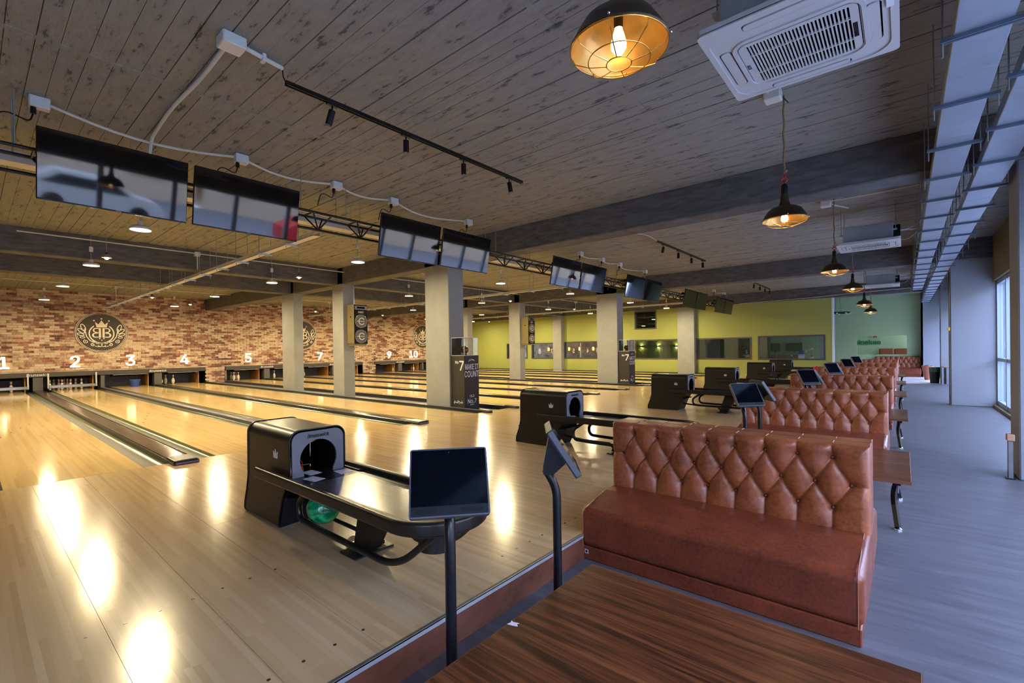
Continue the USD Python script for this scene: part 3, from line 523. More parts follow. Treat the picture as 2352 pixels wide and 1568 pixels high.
for i, yy in enumerate(TVY):
    lab = f'tilted flat screen on the truss, {("left", "right")[i % 2]} one of the {ORD[i // 2]} pair'
    if tv0 is None:
        tv0 = t = T('score_screen', lab, 'screen', (-5.72, yy, 2.945), group='score screens on the truss')
        A = lambda m: tilt_y(m, ta)
        t.p('screen_case', A(cat_([cbox(-.035, -.003, -.555, .555, -.3075, .3075, .006), cbox(-.06, -.034, -.40, .40, -.24, .10, .008)])), K['black'], False)
        t.p('glass', A(box(-.004, .0005, -.549, .549, -.293, .3015)), K['tv_screen'], False)
        t.p('lower_bezel', A(cbox(-.004, .003, -.553, .553, -.3075, -.293, .002)), K['black'], False)
        t.p('maker_mark', A(faceX(text('SAMSUNG', .006, .0008), (.003, 0, -.300))), K['pale'], False)
        t.p('wall_mount', cat_([box(-.30, -.05, -.20, -.16, .05, .09), box(-.30, -.05, .16, .20, .05, .09), box(-.20, -.16, -.3, .3, .16, .22)]), K['black'], False)
    else: tv0.copy(lab, (-5.72, yy, 2.945))
# sockets and the white cable along the ceiling above the screens
SY = [.46, 2.13, 3.33, 4.26, 5.86, 9.64, 10.69, 11.67, 13.31, 19.95, 21.34]
t = T('ceiling_cable', 'sagging white cable run with socket boxes above the screens', 'cable', (-5.95, 5, ZC - .05))
P = []
for a, b in zip(SY[:-1], SY[1:]):
    if a < 7 < b or a < 14.7 < b: continue
    for w in np.linspace(0, 1, 10): P.append((-5.95 - .25 * math.sin(math.pi * w) * min(1, (b - a) / 1.6), a + (b - a) * w, ZC - .03 - .02 * math.sin(math.pi * w)))
    if len(P) and (abs(b - 5.86) < .01 or abs(b - 13.31) < .01 or abs(b - 21.34) < .01):
        t.p('cable_run', tube(P, .014, 6), K['cable'], world=True); P = []
for k, y in enumerate(SY):
    q = t.p('socket_box', cbox(-6.0, -5.9, y - .07, y + .07, ZC - .10, ZC, .008), K['white'], world=True)
    sub(q, 'plug', moved(cat_([cyl((-5.95, y - .04, ZC - .10), (-5.95, y - .04, ZC - .16), .02, 10), tube(bez([(-5.95, y - .04, ZC - .15), (-5.95, y - .06, ZC - .24), (-5.9, y - .25, ZC - .2), (-5.9, y - .3, 3.2)], 6), .006, 6)]), *(-t.loc)), K['black'])
t = T('conduit', 'white conduit and square junction box feeding the nearest track light', 'conduit', (-3.78, 1.3, ZC - .05))
t.p('junction_box', cbox(-3.85, -3.70, 1.22, 1.38, ZC - .085, ZC, .008), K['white'], world=True)
t.p('pipe', tube(bez([(-3.86, 1.29, ZC - .03), (-4.5, 1.31, ZC - .025), (-5.2, 1.27, ZC - .035), (-6.1, 1.31, ZC - .03), (-6.2, 1.31, ZC - .2), (-6.2, 1.31, 3.2)], 6), .016, 8), K['cable'], world=True)
t.p('pipe', tube([(-3.78, 1.38, ZC - .03), (-3.83, 1.69, ZC - .03)], .017, 8), K['cable'], world=True)
t.p('pipe_clip', cbox(-3.84, -3.78, 1.52, 1.55, ZC - .06, ZC, .004), K['white'], world=True)
t.p('lead', tube(bez([(-3.83, 1.69, ZC - .03), (-3.84, 1.70, ZC - .10), (-3.82, 1.72, ZC - .14)], 5), .005, 6), K['black'], world=True)
for i, (x, a, b, sp) in enumerate(((-3.82, 1.71, 4.76, (2.11, 2.9, 3.7, 4.5)), (-3.88, 9.28, 12.3, (9.6, 10.45, 11.3, 12.1)), (-3.96, 17.8, 20.3, (17.75, 18.6, 19.4, 20.15)))):
    t = T('track_light', f'black ceiling track with four spot heads, {ORD[i]} of three', 'track light', (x, (a + b) / 2, 3.46))
    t.p('track_rail', cat_([box(x - .018, x + .018, a, b, 3.455, 3.475), box(x - .018, x - .011, a, b, 3.44, 3.456), box(x + .011, x + .018, a, b, 3.44, 3.456)]), K['black'], False, world=True)
    for y in np.linspace(a + .35, b - .35, 3): t.p('suspension_wire', cyl((x, y, 3.47), (x, y, ZC), .002, 5), K['rod'], world=True)
    if i: t.p('feed_cable', tube(bez([(x, a, 3.46), (x - .1, a - .25, 3.56), (x - .25, a - .5, 3.57)], 5), .007, 6), K['cable'], world=True)
    for k, y in enumerate(sp):
        d = [(-.25, -.15), (0, 0), (0, .02), (.12, .10)][k] if i == 0 else [(-.15, -.1), (0, 0), (0, 0), (.02, .02)][k]
        q = t.p('spot_head', cyl((x, y, 3.385), (x + d[0] * .13, y + d[1] * .13, 3.265), .029, 16), K['black'], world=True)
        sub(q, 'adapter', moved(cat_([box(x - .016, x + .016, y - .05, y + .05, 3.425, 3.443), cyl((x, y, 3.43), (x, y, 3.37), .007, 8)]), *(-t.loc)), K['black'])
        sub(q, 'lens', moved(cyl((x + d[0] * .1, y + d[1] * .1, 3.27), (x + d[0] * .132, y + d[1] * .132, 3.2635), .021, 16), *(-t.loc)), K['bezel'])
# ---------------------------------------------------------------- air conditioners
slots = sg.box(-.425, -.415, .425, .425).buffer(0)
def louv(cx, cy, w, h, r): return rrect(cx - w / 2, cx + w / 2, cy - h / 2, cy + h / 2, r)
ac0 = None
for i, (x, y) in enumerate(((-.43, 3.015), (-.45, 10.02), (-.50, 17.25))):
    lab = f'white square ceiling cassette air conditioner, {("nearest, large at the top of the picture", "middle one down the seating row", "farthest one down the seating row")[i]}'
    if ac0 is None:
        ac0 = t = T('air_conditioner', lab, 'air conditioner', (x, y, 2.95), group='ceiling cassettes over the seating')
        D = lambda g, h, z: moved(ext(g, h), 0, 0, z)
        G = [(-.24, .225)]; plate = rrect(-.425, .425, -.42, .43, .03)
        lv = {'l': louv(-.345, .03, .05, .40, .02), 'r': louv(.325, .075, .05, .36, .02), 't': louv(-.0, -.325, .42, .05, .02), 'b': louv(.0, .385, .40, .04, .018)}
        face = plate.difference(rrect(-.285, .272, -.185, .285, .05))
        for g in lv.values(): face = face.difference(g.buffer(.008))
        t.p('panel', D(face, .03, 0), K['off_white'], False)
        t.p('rim', D(plate.difference(rrect(-.395, .39, -.385, .405, .12)).union(rrect(-.31, .30, -.225, .33, .09).difference(rrect(-.29, .28, -.205, .31, .08))), .012, -.008), K['off_white'], False)
        for g in lv.values(): t.p('louver', D(g, .014, -.004), K['off_white'], False)
        gr = rrect(-.281, .268, -.181, .281, .05)
        for k in range(28):
            sx = -.238 + k * .01705
            for a, b in ((-.155, -.045), (-.037, .160), (.168, .275)): gr = gr.difference(sg.box(sx, a, sx + .0098, b))
        t.p('grille', D(gr, .012, -.004), K['off_white'], False)
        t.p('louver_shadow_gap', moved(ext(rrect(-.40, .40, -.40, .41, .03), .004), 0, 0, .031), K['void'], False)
        t.p('lettering', place(text('AUX', .018, .002), (-.268, .06, -.004), (0, 1, 0), (1, 0, 0), (0, 0, -1)), K['con_edge'], False, label='small dark letters AUX')
        t.p('sensor_window', D(sg.box(.238, .0, .258, .14), .004, -.0055), K['black'], False)
        t.p('rating_label', D(sg.box(.375, -.12, .405, -.03), .001, -.009), K['pale'], False)
        t.p('body', cbox(-.33, .33, -.33, .33, .036, .30, .01), K['galv'], False)
        for sx in (-1, 1):
            for sy in (-1, 1):
                q = t.p('hanger_rod', cyl((sx * .36, sy * .25, .18), (sx * .36, sy * .25, .65), .005, 6), K['rod']); sub(q, 'hanger_bracket', box(min(sx * .32, sx * .38), max(sx * .32, sx * .38), sy * .25 - .03, sy * .25 + .03, .17, .19), K['galv'])
        t.p('refrigerant_pipe', tube(bez([(.33, .08, .22), (.5, .08, .22), (.62, .06, .2), (.68, 0, .25)], 6), .018, 8), K['white']); t.p('refrigerant_pipe', tube(bez([(.33, -.04, .2), (.5, -.05, .19), (.66, -.1, .26)], 6), .012, 8), K['white'])
        t.p('control_box', cbox(.33, .42, -.2, .2, .08, .26, .006), K['black_matte'], False)
        t.p('signal_wire', tube(bez([(.42, .06, .06), (.5, .06, .04), (.6, -.03, .10), (.68, -.05, .2)], 6), .004, 5), K['cable'])
    else: ac0.copy(lab, (x, y, 2.95))
# ---------------------------------------------------------------- industrial pendants
PY = [1.66, 4.95, 9.0, 12.45, 16.3, 19.5]; RIMZ = [2.44, 2.44, 2.44, 2.47, 2.38, 2.34]
outer = [(.030, .235), (.036, .17), (.050, .128), (.10, .112), (.138, .088), (.165, .045), (.186, .006), (.190, 0), (.186, -.004)]
inner = [(.186, -.004), (.183, .004), (.162, .042), (.135, .084), (.098, .107), (.048, .122), (.0, .124)]
pd0 = None
for i, yy in enumerate(PY):
    lab = f'caged bronze pendant lamp on a rope, {ORD[i]} one to the camera'
    if pd0 is None:
        pd0 = t = T('pendant_lamp', lab, 'pendant lamp', (-.84, yy, RIMZ[i]), group='caged pendants over the seating')
        q = t.p('shade', lathe(outer, 48), K['bronze'], 40); sub(q, 'shade_lining', lathe(inner, 48), K['brass'], 40, label='polished brass inside of the shade')
        t.p('neck', lathe([(0, .33), (.020, .328), (.028, .31), (.028, .235), (.032, .233), (0, .22)], 24), K['black'], 40)
        rg = lambda r, z: tube([(r * math.cos(u), r * math.sin(u), z) for u in np.linspace(0, 2 * math.pi, 41)], .0022, 6)
        c = t.p('cage', cat_([rg(.186, -.008), rg(.118, -.052), rg(.048, -.066)]), K['wire'])
        for k in range(8):
            u = k * math.pi / 4 + .3; e = np.array([math.cos(u), math.sin(u), 0])
            sub(c, 'cage_wire', tube([e * .188 + (0, 0, .004), e * .174 + (0, 0, -.026), e * .118 + (0, 0, -.052), e * .048 + (0, 0, -.066)], .0021, 6), K['wire'])
        for k in range(4): u = k * math.pi / 2 + .3; t.p('cage_screw', trimesh.creation.icosphere(1, .006).apply_translation((.193 * math.cos(u), .193 * math.sin(u), .006)), K['chrome'])
        b = t.p('bulb', lathe([(0, -.028), (.018, -.023), (.029, -.005), (.030, .012), (.022, .045), (.014, .07), (0, .075)], 24), K['bulb'], True); sub(b, 'bulb_socket', cyl((0, 0, .07), (0, 0, .125), .018, 16), K['black'])
        rp = t.p('rope', tube([(.004 * math.sin(z * 30), 0, z) for z in np.linspace(.43, ZC - 2.44, 30)], .008, 8), K['rope']); sub(rp, 'rope_knot', trimesh.creation.icosphere(2, .016).apply_translation((.012, 0, .45)), K['rope'])
        h = t.p('hook', cat_([tube([(.022 * math.cos(u), 0, .365 + .022 * math.sin(u)) for u in np.linspace(-2.2, 3.6, 20)], .007, 8), tube([(.013 * math.cos(u), 0, .405 + .014 * math.sin(u)) for u in np.linspace(0, 6.3, 16)], .005, 8)]), K['red_hook'], label='red painted hook'); sub(h, 'eye_bolt', cyl((0, 0, .325), (0, 0, .352), .006, 8), K['black'])
    else: pd0.copy(lab, (-.84, yy, RIMZ[i]))
for i, (x, y, z) in enumerate(((-.90, 4.80, ZC), (-.95, 9.05, ZC))):
    t = T('junction_box', f'white ceiling junction box feeding the {("second", "third")[i]} pendant', 'junction box', (x, y, z))
    t.p('box_body', cbox(-.07, .07, -.06, .06, -.10, 0, .01), K['white']); t.p('pipe', tube([(-.03, -.06, -.03), (-.03, -.5, -.03)] if i == 0 else [(0, .05, -.03), (.25, .6, -.03)], .014, 8), K['cable'])
    t.p('lead', tube([(.07, .06, -.06), (.10, .14, -.09)], .005, 6), K['black'])
t = T('ceiling_cable', 'thin white cable running along the far beam towards the ducts', 'cable', (-2, 22.2, 3.2)); t.p('cable_run', tube([(-5.6, 22.3, 3.14), (-4.2, 22.3, 3.17), (-3, 22.3, 3.19), (-1.4, 22.3, 3.26), (.2, 22.3, 3.3)], .012, 6), K['cable'], world=True)
t = T('ceiling_cable', 'thin white cable along the ceiling behind the nearest beam to the ducts', 'cable', (-.4, 9, 3.55)); t.p('cable_run', tube([(-.88, 9.0, 3.57), (-.3, 9.0, 3.57), (.3, 8.9, 3.56)], .011, 6), K['cable'], world=True)
# ---------------------------------------------------------------- ducts
for i, (x0, x1, ya, yb) in enumerate(((.225, .464, -4.3, 19.9), (.575, .822, -4.3, 26.3))):
    t = T('air_duct', f'long galvanised rectangular duct hung under the ceiling, {("left", "right")[i]} of two', 'duct', ((x0 + x1) / 2, 8, 3.0))
    zt = 3.10 if i == 0 else 3.10
    n = 20 if i == 0 else 25; e = np.linspace(ya, yb, n + 1)
    for a, b in zip(e[:-1], e[1:]): t.p('duct_section', cbox(x0, x1, a, b - .002, 3.0, zt, .004), K['galv'], False, world=True)
    y = .68 if i == 0 else .45
    ends = yb
    while y < ends:
        q = t.p('hanger_bar', cat_([box(x0 - .055, x1 + .055, y - .018, y - .004, 2.978, 3.0), box(x0 - .055, x1 + .055, y + .004, y + .018, 2.978, 3.0), box(x0 - .055, x1 + .055, y - .01, y + .01, 2.99, 2.999)]), K['strut'], False, world=True)
        top = ZC if y < 30 and not any(a < y < a + .4 for a in (6.8, 14.55, 22.35)) else 3.13
        sub(q, 'threaded_rod', moved(cat_([cyl((x0 - .045, y, 2.90), (x0 - .045, y, top), .005, 6), cyl((x1 + .045, y, 2.90), (x1 + .045, y, top), .005, 6)]), *(-t.loc)), K['rod'])
        y += .985
t = T('foam_lump', 'yellow expanding foam stuck around pipes beside the left duct', 'foam', (.15, 3.2, 3.3))
m = trimesh.creation.icosphere(3, 1.0); m.vertices *= (1 + .5 * (meshkit.fbm(m.vertices * 2.2 + 5, 3, 3) - .5))[:, None]; m.apply_scale((.06, .16, .10)); t.p('foam_body', moved(m, .0, 0, 0), K['foam'], True)
# ---------------------------------------------------------------- ball returns
def zprof(z, pts): return np.interp(z, [p[0] for p in pts], [p[1] for p in pts])
XFR = [(0, -3.46), (.22, -3.375), (.36, -3.285), (.42, -3.25), (.8, -3.25)]; XBK = [(0, -4.07), (.08, -4.06), (.20, -4.01), (.30, -3.985), (.8, -3.975)]
out = rrect(-.205, .205, 0, .715, .075, 8).union(rrect(-.205, .205, 0, .3, .03, 4))
ro = np.array(out.segmentize(.06).exterior.coords)[:-1]
def shell(xf, xb, ring, capf=True, capb=True):
    n = len(ring); V = np.vstack([np.c_[xf(ring[:, 1]), ring], np.c_[xb(ring[:, 1]), ring]]); F = []
    for i in range(n): j = (i + 1) % n; F += [(i, n + i, n + j), (i, n + j, j)]
    v2, f2 = trimesh.creation.triangulate_polygon(sg.Polygon(ring).segmentize(.06), engine='earcut')
    parts = [trimesh.Trimesh(V, F, process=False)]
    if capf: parts.append(trimesh.Trimesh(np.c_[xf(v2[:, 1]), v2], f2, process=False))
    if capb: parts.append(trimesh.Trimesh(np.c_[xb(v2[:, 1]), v2], f2[:, ::-1], process=False))
    return cat_(parts)
ret0 = None; OX = -2.8
for i, yy in enumerate(RET_Y):
    lab = f'black ball return with crown badge and U-shaped rack, {ORD[i]} one to the camera'
    if ret0 is not None: ret0.copy(lab, (OX, yy, 0)); continue
    ret0 = t = T('ball_return', lab, 'ball return', (OX, yy, 0), group='ball returns on the approach')
    W = lambda m: moved(m, -OX, 0, 0)
    hood = t.p('hood', W(shell(lambda z: zprof(z, XFR), lambda z: zprof(z, XBK), ro, capf=False)), K['hood'], 25)
    sub(hood, 'edge_trim', W(cat_([tube(np.c_[zprof(r[:, 1], X) + dx, r * (1.004, 1.002)], .006, 6) for r in [np.vstack([ro, ro[:1]])] for X, dx in ((XFR, .0), (XBK, .0))])), K['black'])
    opening = sg.Point(0, .50).buffer(.138, quad_segs=16).union(sg.box(-.11, .36, .11, .46))
    face = rrect(-.192, .192, -.05, .702, .066, 8).intersection(sg.box(-1, .355, 1, 1)).difference(opening)
    sub(hood, 'face_plate', W(faceX(ext(face, .016), (-3.258, 0, 0))), K['bezel'], 20, label='grey front plate with round opening')
    lowr = np.array(rrect(-.192, .192, .005, .37, .02).segmentize(.06).exterior.coords)[:-1]
    sub(hood, 'lower_panel', W(shell(lambda z: zprof(z, XFR) + .004, lambda z: zprof(z, XFR) - .02, lowr)), K['con_body'], 20)
    sub(hood, 'lettering', W(faceX(text('Brunswick', .024, .003, slant=.2), (-3.242, 0, .668))), K['black'], False, label='dark slanted lettering Brunswick')
    sub(hood, 'opening_liner', W(cat_([cyl((-3.75, 0, .50), (-3.76, 0, .50), .17, 20), box(-3.9, -3.30, -.19, .19, .24, .25)])), K['void'], False)
    sub(hood, 'lift_bracket', W(cat_([box(-3.42, -3.415, .018, .024, .36, .62), box(-3.46, -3.37, -.06, .02, .44, .445), place(box(-.05, .05, -.04, .04, 0, .006), (-3.4, -.02, .47), (.8, 0, -.6), (0, 1, 0), (.6, 0, .8))])), K['chrome'], False)
    sub(hood, 'wiring', W(tube(bez([(-3.34, -.06, .615), (-3.36, -.01, .60), (-3.36, .03, .612)], 6), .006, 6)), K['ball_orange'])
    cr = sg.Polygon([(-.028, 0), (.028, 0), (.036, .05), (.014, .028), (0, .066), (-.014, .028), (-.036, .05)])
    for s in (-1, 1): t.p('crown_badge', W(place(ext(cr, .004), (-3.475, s * .205, .505), (1 if s < 0 else -1, 0, 0), (0, 0, 1), (0, s, 0))), K['pin'], False, label='pale crown badge')
    for s in (-1, 1): t.p('seam_strip', W(place(ext([(-.64, .0), (0, .0), (0, .016), (-.64, .016)], .006), (-3.385, s * .2, .215), (1, 0, 0), (0, 0, 1), (0, s, 0))), K['hood'], False)
    # rack: rail swept round the front end
    u = np.linspace(-math.pi / 2, math.pi / 2, 22)
    path = [(-3.65, -.265), (-3.3, -.265), (-2.6, -.265)] + [(-1.965 + .265 * math.cos(a), .265 * math.sin(a)) for a in u] + [(-2.6, .265), (-3.3, .265), (-3.65, .265)]
    prof = np.array(rrect(-.024, .024, -.075, 0, .016, 3).exterior.coords)[:-1]
    t.p('rack_rail', W(sweep2(path, prof, .428)), K['hood'], 40)
    deck = sg.box(-3.02, -.22, -1.95, .22).union(sg.Point(-1.95, 0).buffer(.24, quad_segs=10))
    dk = t.p('rack_deck', W(moved(ext(deck, .006), 0, 0, .385)), K['steel'], False, label='scratched stainless deck')
    sub(dk, 'deck_guide', W(cat_([box(-3.02, -1.95, -.245, -.18, .37, .392), box(-3.02, -1.95, .18, .245, .37, .392)])), K['hood'])
    t.p('ball_ramp', W(cat_([cbox(-3.33, -3.0, -.22, .22, .365, .39, .008), cbox(-3.3, -3.05, -.26, -.2, .36, .40, .01), cbox(-3.3, -3.05, .2, .26, .36, .40, .01)])), K['black'], False)
    for x, y_, a in ((-3.12, -.10, .2), (-3.14, .13, -.1), (-3.30, -.03, .1)): 
        m = place(box(-.065, .065, -.045, .045, 0, .0012), (x, y_, .3905), (math.cos(a), math.sin(a), 0), (-math.sin(a), math.cos(a), 0), (0, 0, 1)); t.p('notice_sticker', W(m), K['paper'], False)
    t.p('post', W(trimesh.convex.convex_hull(np.vstack([np.array([(x, y_, .02) for x in (-2.70, -2.56) for y_ in (-.055, .055)]), np.array([(x, y_, .37) for x in (-2.58, -2.36) for y_ in (-.075, .075)])]))), K['hood'], False)
    bp = t.p('base_plate', W(cbox(-2.72, -2.54, -.14, .14, 0, .014, .003)), K['hood'], False)
    for s in (-1, 1): sub(bp, 'bolt', W(cyl((-2.63, s * .115, .012), (-2.63, s * .115, .026), .012, 8)), K['black'])
    t.p('drum_housing', W(cat_([cyl((-1.95, 0, .27), (-1.95, 0, .385), .135, 28), cyl((-1.95, 0, .20), (-1.95, 0, .27), .10, 24)])), K['hood'], 30)
    for y_ in (-.19, .19): t.p('lower_rail', W(tube(bez([(-2.98, y_, .37), (-3.16, y_, .25), (-3.14, y_, .135), (-2.9, y_, .128), (-2.05, y_, .125), (-1.76, y_ * .8, .37)], 9, .16), .019, 12)), K['pole'], True)
    t.p('ball_track', W(cat_([tube([(-3.1, .0, .10), (-2.75, 0, .10)], .014, 10), cyl((-2.75, 0, .10), (-2.70, 0, .05), .014, 8), cyl((-3.1, 0, .1), (-3.45, 0, .13), .014, 8)])), K['pole'], True)
def ball(name, mat_, label, x, y, z, holes=(0.5, -.6, .6)):
    t = T(name, label, 'bowling ball', (x, y, z)); q = t.p('ball_body', trimesh.creation.icosphere(4, .108), K[mat_], True)
    h = np.array(holes) / np.linalg.norm(holes); e = np.cross(h, (0, 0, 1)); e /= np.linalg.norm(e)
    for o in ((.0, .018), (.026, -.01), (-.026, -.01)):
        n = h + e * o[0] * 9 + np.cross(h, e) * o[1] * 9; n /= np.linalg.norm(n); sub(q, 'finger_hole', cyl(n * .1060, n * .1083, .012, 12), K['void'])
ball('bowling_ball', 'ball_green', 'marbled green bowling ball on the lower rail of the nearest ball return', -2.99, 1.545, .222, (-.5, .3, .8))
ball('bowling_ball', 'ball_orange', 'orange bowling ball inside the opening of the nearest ball return', -3.55, 1.645 - .085, .359, (-.8, 0, .4))
ball('bowling_ball', 'ball_red', 'glossy red bowling ball on the rack of the fifth ball return', -2.05, 16.95, .501, (-.5, .3, .8))
# ---------------------------------------------------------------- benches
LS, HB = 1.56, .87
def tufted(L, z0, z1, ncol, yf, yb, r=.045, dx=.009):
    """button-tufted back: front grid in x, z, pulled in at buttons and along the pleats; rounded edges; flat rear"""
    H = z1 - z0; p = L / ncol; nx, nz = int(L / dx), int(H / dx); X, Zz = np.meshgrid(np.linspace(-L / 2, L / 2, nx), np.linspace(z0, z1, nz))
    zr = [z0 + H * .285, z0 + H * .555, z0 + H * .845]
    mid = [(-L / 2 + (i + .5) * p, zr[1]) for i in range(ncol)]; top = [(-L / 2 + (i + 1) * p, zr[2]) for i in range(ncol - 1)]; bot = [(-L / 2 + (i + 1) * p, zr[0]) for i in range(ncol - 1)]
    seg = []
    for i in range(ncol - 1):
        for q in (top[i], bot[i]): seg += [(q, mid[i]), (q, mid[i + 1])]
        seg += [(top[i], (top[i][0], z1 + .1)), (bot[i], (bot[i][0], z0 - .1))]
    seg += [(mid[0], (-L / 2 - .1, zr[1])), (mid[-1], (L / 2 + .1, zr[1]))]
    D = np.full(X.shape, 9.0)
    for a, b in seg:
        a, b = np.array(a), np.array(b); ab = b - a; tt = np.clip(((X - a[0]) * ab[0] + (Zz - a[1]) * ab[1]) / (ab @ ab), 0, 1)
        D = np.minimum(D, np.hypot(X - a[0] - tt * ab[0], Zz - a[1] - tt * ab[1]))
    R = np.full(X.shape, 9.0)
    for q in mid + top + bot: R = np.minimum(R, np.hypot(X - q[0], Zz - q[1]))
    puff = .013 * (1 - np.exp(-D / .028)) + .007 * (1 - np.exp(-(D / .010) ** 2)) - .014 * np.exp(-(R / .016) ** 2) + .020 * (1 - np.exp(-(R / .055) ** 1.6))
    ed = np.minimum(np.minimum(X + L / 2, L / 2 - X), z1 - Zz); ed = np.clip(ed, 0, r); rnd = r - np.sqrt(np.maximum(0, r * r - (r - ed) ** 2))
    Y = yf - puff + rnd; V = np.stack([X, Y, Zz], -1).reshape(-1, 3); idx = np.arange(nx * nz).reshape(nz, nx); F = []
    a, b, c, d = idx[:-1, :-1].ravel(), idx[:-1, 1:].ravel(), idx[1:, 1:].ravel(), idx[1:, :-1].ravel(); F = np.vstack([np.c_[a, b, c], np.c_[a, c, d]])
    loop = np.r_[idx[0, :], idx[1:, -1], idx[-1, -2::-1], idx[-2:0:-1, 0]]; n = len(loop)
    B = V[loop].copy(); B[:, 1] = yb; V2 = np.vstack([V, B]); o = len(V); S_ = []
    for i in range(n): j = (i + 1) % n; S_ += [(loop[i], o + i, o + j), (loop[i], o + j, loop[j])]
    cidx = len(V2); V2 = np.vstack([V2, [[0, yb, (z0 + z1) / 2]]]); S_ += [(cidx, o + (i + 1) % n, o + i) for i in range(n)]
    m = trimesh.Trimesh(V2, np.vstack([F, S_]), process=False); m.fix_normals()
    btn = [(x, yf + .006, z) for x, z in mid + top + bot]
    return m, btn
SEAT = trimesh.convex.convex_hull(np.vstack([rbox(-LS / 2, LS / 2, 0, .3, .085, .352, .05, 2).vertices, rbox(-LS / 2, LS / 2, .3, .62, .085, .395, .03, 2).vertices]))
def make_bench(label, loc, rot, group, prot=None, L=LS, ncol=9):
    if prot is not None: return prot.copy(label, loc, rot)
    t = T('tufted_bench', label, 'bench', loc, rot, group)
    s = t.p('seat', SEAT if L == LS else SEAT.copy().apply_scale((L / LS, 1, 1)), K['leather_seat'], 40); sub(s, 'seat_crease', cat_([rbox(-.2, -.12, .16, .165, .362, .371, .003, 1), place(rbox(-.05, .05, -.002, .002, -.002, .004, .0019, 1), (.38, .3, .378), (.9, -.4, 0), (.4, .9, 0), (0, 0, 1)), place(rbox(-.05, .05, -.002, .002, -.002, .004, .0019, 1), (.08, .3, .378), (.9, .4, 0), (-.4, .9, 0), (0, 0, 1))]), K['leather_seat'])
    sub(s, 'side_seam', cat_([tube(bez([(sx * (L / 2 - .028), -.002, .09), (sx * (L / 2 - .028), -.002, .335), (sx * (L / 2 - .028), .04, .362), (sx * (L / 2 - .028), .46, .399)], 6), .003, 6) for sx in (-1, 1)]), K['stitch'])
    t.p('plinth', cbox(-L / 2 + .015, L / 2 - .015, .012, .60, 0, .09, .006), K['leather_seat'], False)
    m, btn = tufted(L, .355, HB, ncol, .50, .628); b = t.p('backrest', m, K['leather'], 50)
    for q in btn: sub(b, 'button', trimesh.creation.icosphere(2, .011).apply_scale((1, .7, 1)).apply_translation(q), K['button'], True)
    sub(b, 'rear_panel', cbox(-L / 2 + .005, L / 2 - .005, .615, .631, .05, HB - .03, .006), K['leather'])
    p = L / ncol
    sub(b, 'top_piping', cat_([tube([(-L / 2 + (i + 1) * p, .515, HB - .018), (-L / 2 + (i + 1) * p, .535, HB + .001), (-L / 2 + (i + 1) * p, .60, HB + .002)], .0035, 6) for i in range(ncol - 1)]), K['stitch'])
    return t
bench0 = None
for i, yy in enumerate(SOFA_Y):
    b = make_bench(f'tan leather button-tufted bench facing the camera, {ORD[i]} of the row', (-.925, yy, ZF), 0, 'tufted benches along the walkway', bench0)
    bench0 = bench0 or b
    if i < 5: make_bench(f'tan leather tufted bench facing away, back to back behind the {ORD[i]} bench', (-.925, yy + 1.266, ZF), math.pi, None, bench0)
make_bench('tan leather tufted bench standing against the pale green end wall', (-.22, 26.2, ZF), 0, None, bench0)
t = T('care_label', 'small white square label on the plinth of the nearest bench', 'label', (-1.655, 2.7, ZF)); t.p('label_card', box(-.016, .012, .0105, .012, .04, .068), K['paper'], False); t.p('label_print', box(-.009, .005, .010, .0106, .046, .062), K['black'], False)
# ---------------------------------------------------------------- tables
TABLE_Y = [1.28, 5.08, 8.72, 12.35, 15.9, 19.5]; tb0 = None
for i, yy in enumerate(TABLE_Y):
    lab = 'dark walnut low table filling the foreground' if i == 0 else f'dark walnut low table between two benches, {NTH[i]} from the camera'
    loc = (-.545, yy, ZF)
    if tb0 is not None: tb0.copy(lab, loc); continue
    tb0 = t = T('low_table', lab, 'table', loc, group='low tables between the benches')
    q = t.p('table_top', cbox(-.58, .58, -.61, .61, .392, .42, .002), K['table'], False); sub(q, 'edge_band', cat_([box(-.5815, .5815, -.6115, -.6095, .393, .419), box(-.5815, .5815, .6095, .6115, .393, .419), box(-.5815, -.5795, -.61, .61, .393, .419), box(.5795, .5815, -.61, .61, .393, .419)]), pm('walnut_edge', (.16, .06, .026), .4))
    for sx in (-1, 1):
        for sy in (-1, 1):
            P = bez([(sx * .50, sy * .42, .39), (sx * .47, sy * .33, .24), (sx * .50, sy * .45, .02)], 8, .1)
            lg = t.p('leg', cat_([sweep_leg for sweep_leg in [tube(P, .022, 4)]]), K['black'], False); sub(lg, 'foot', lathe([(0, 0), (.026, 0), (.026, .012), (.012, .022), (0, .022)], 16, (sx * .50, sy * .45, 0)), K['chrome'])
        t.p('apron', cbox(sx * .50 - .02, sx * .50 + .02, -.5, .5, .352, .392, .003), K['black'], False)
        t.p('brace', cyl((sx * .5, -.34, .25), (sx * .5, .34, .25), .008, 8), K['black'])
    t.p('apron', cbox(-.5, .5, -.02, .02, .355, .392, .003), K['black'], False)
t = T('tape_scrap', 'torn white tape scrap stuck to the left edge of the foreground table', 'tape', (-1.115, 1.29, ZF + .42)); t.p('tape_piece', ext(sg.Polygon([(-.01, -.012), (.012, -.006), (.03, .002), (.018, .012), (.022, .02), (.0, .012), (-.012, .016), (-.006, .004)]), .0012), K['paper'], False)
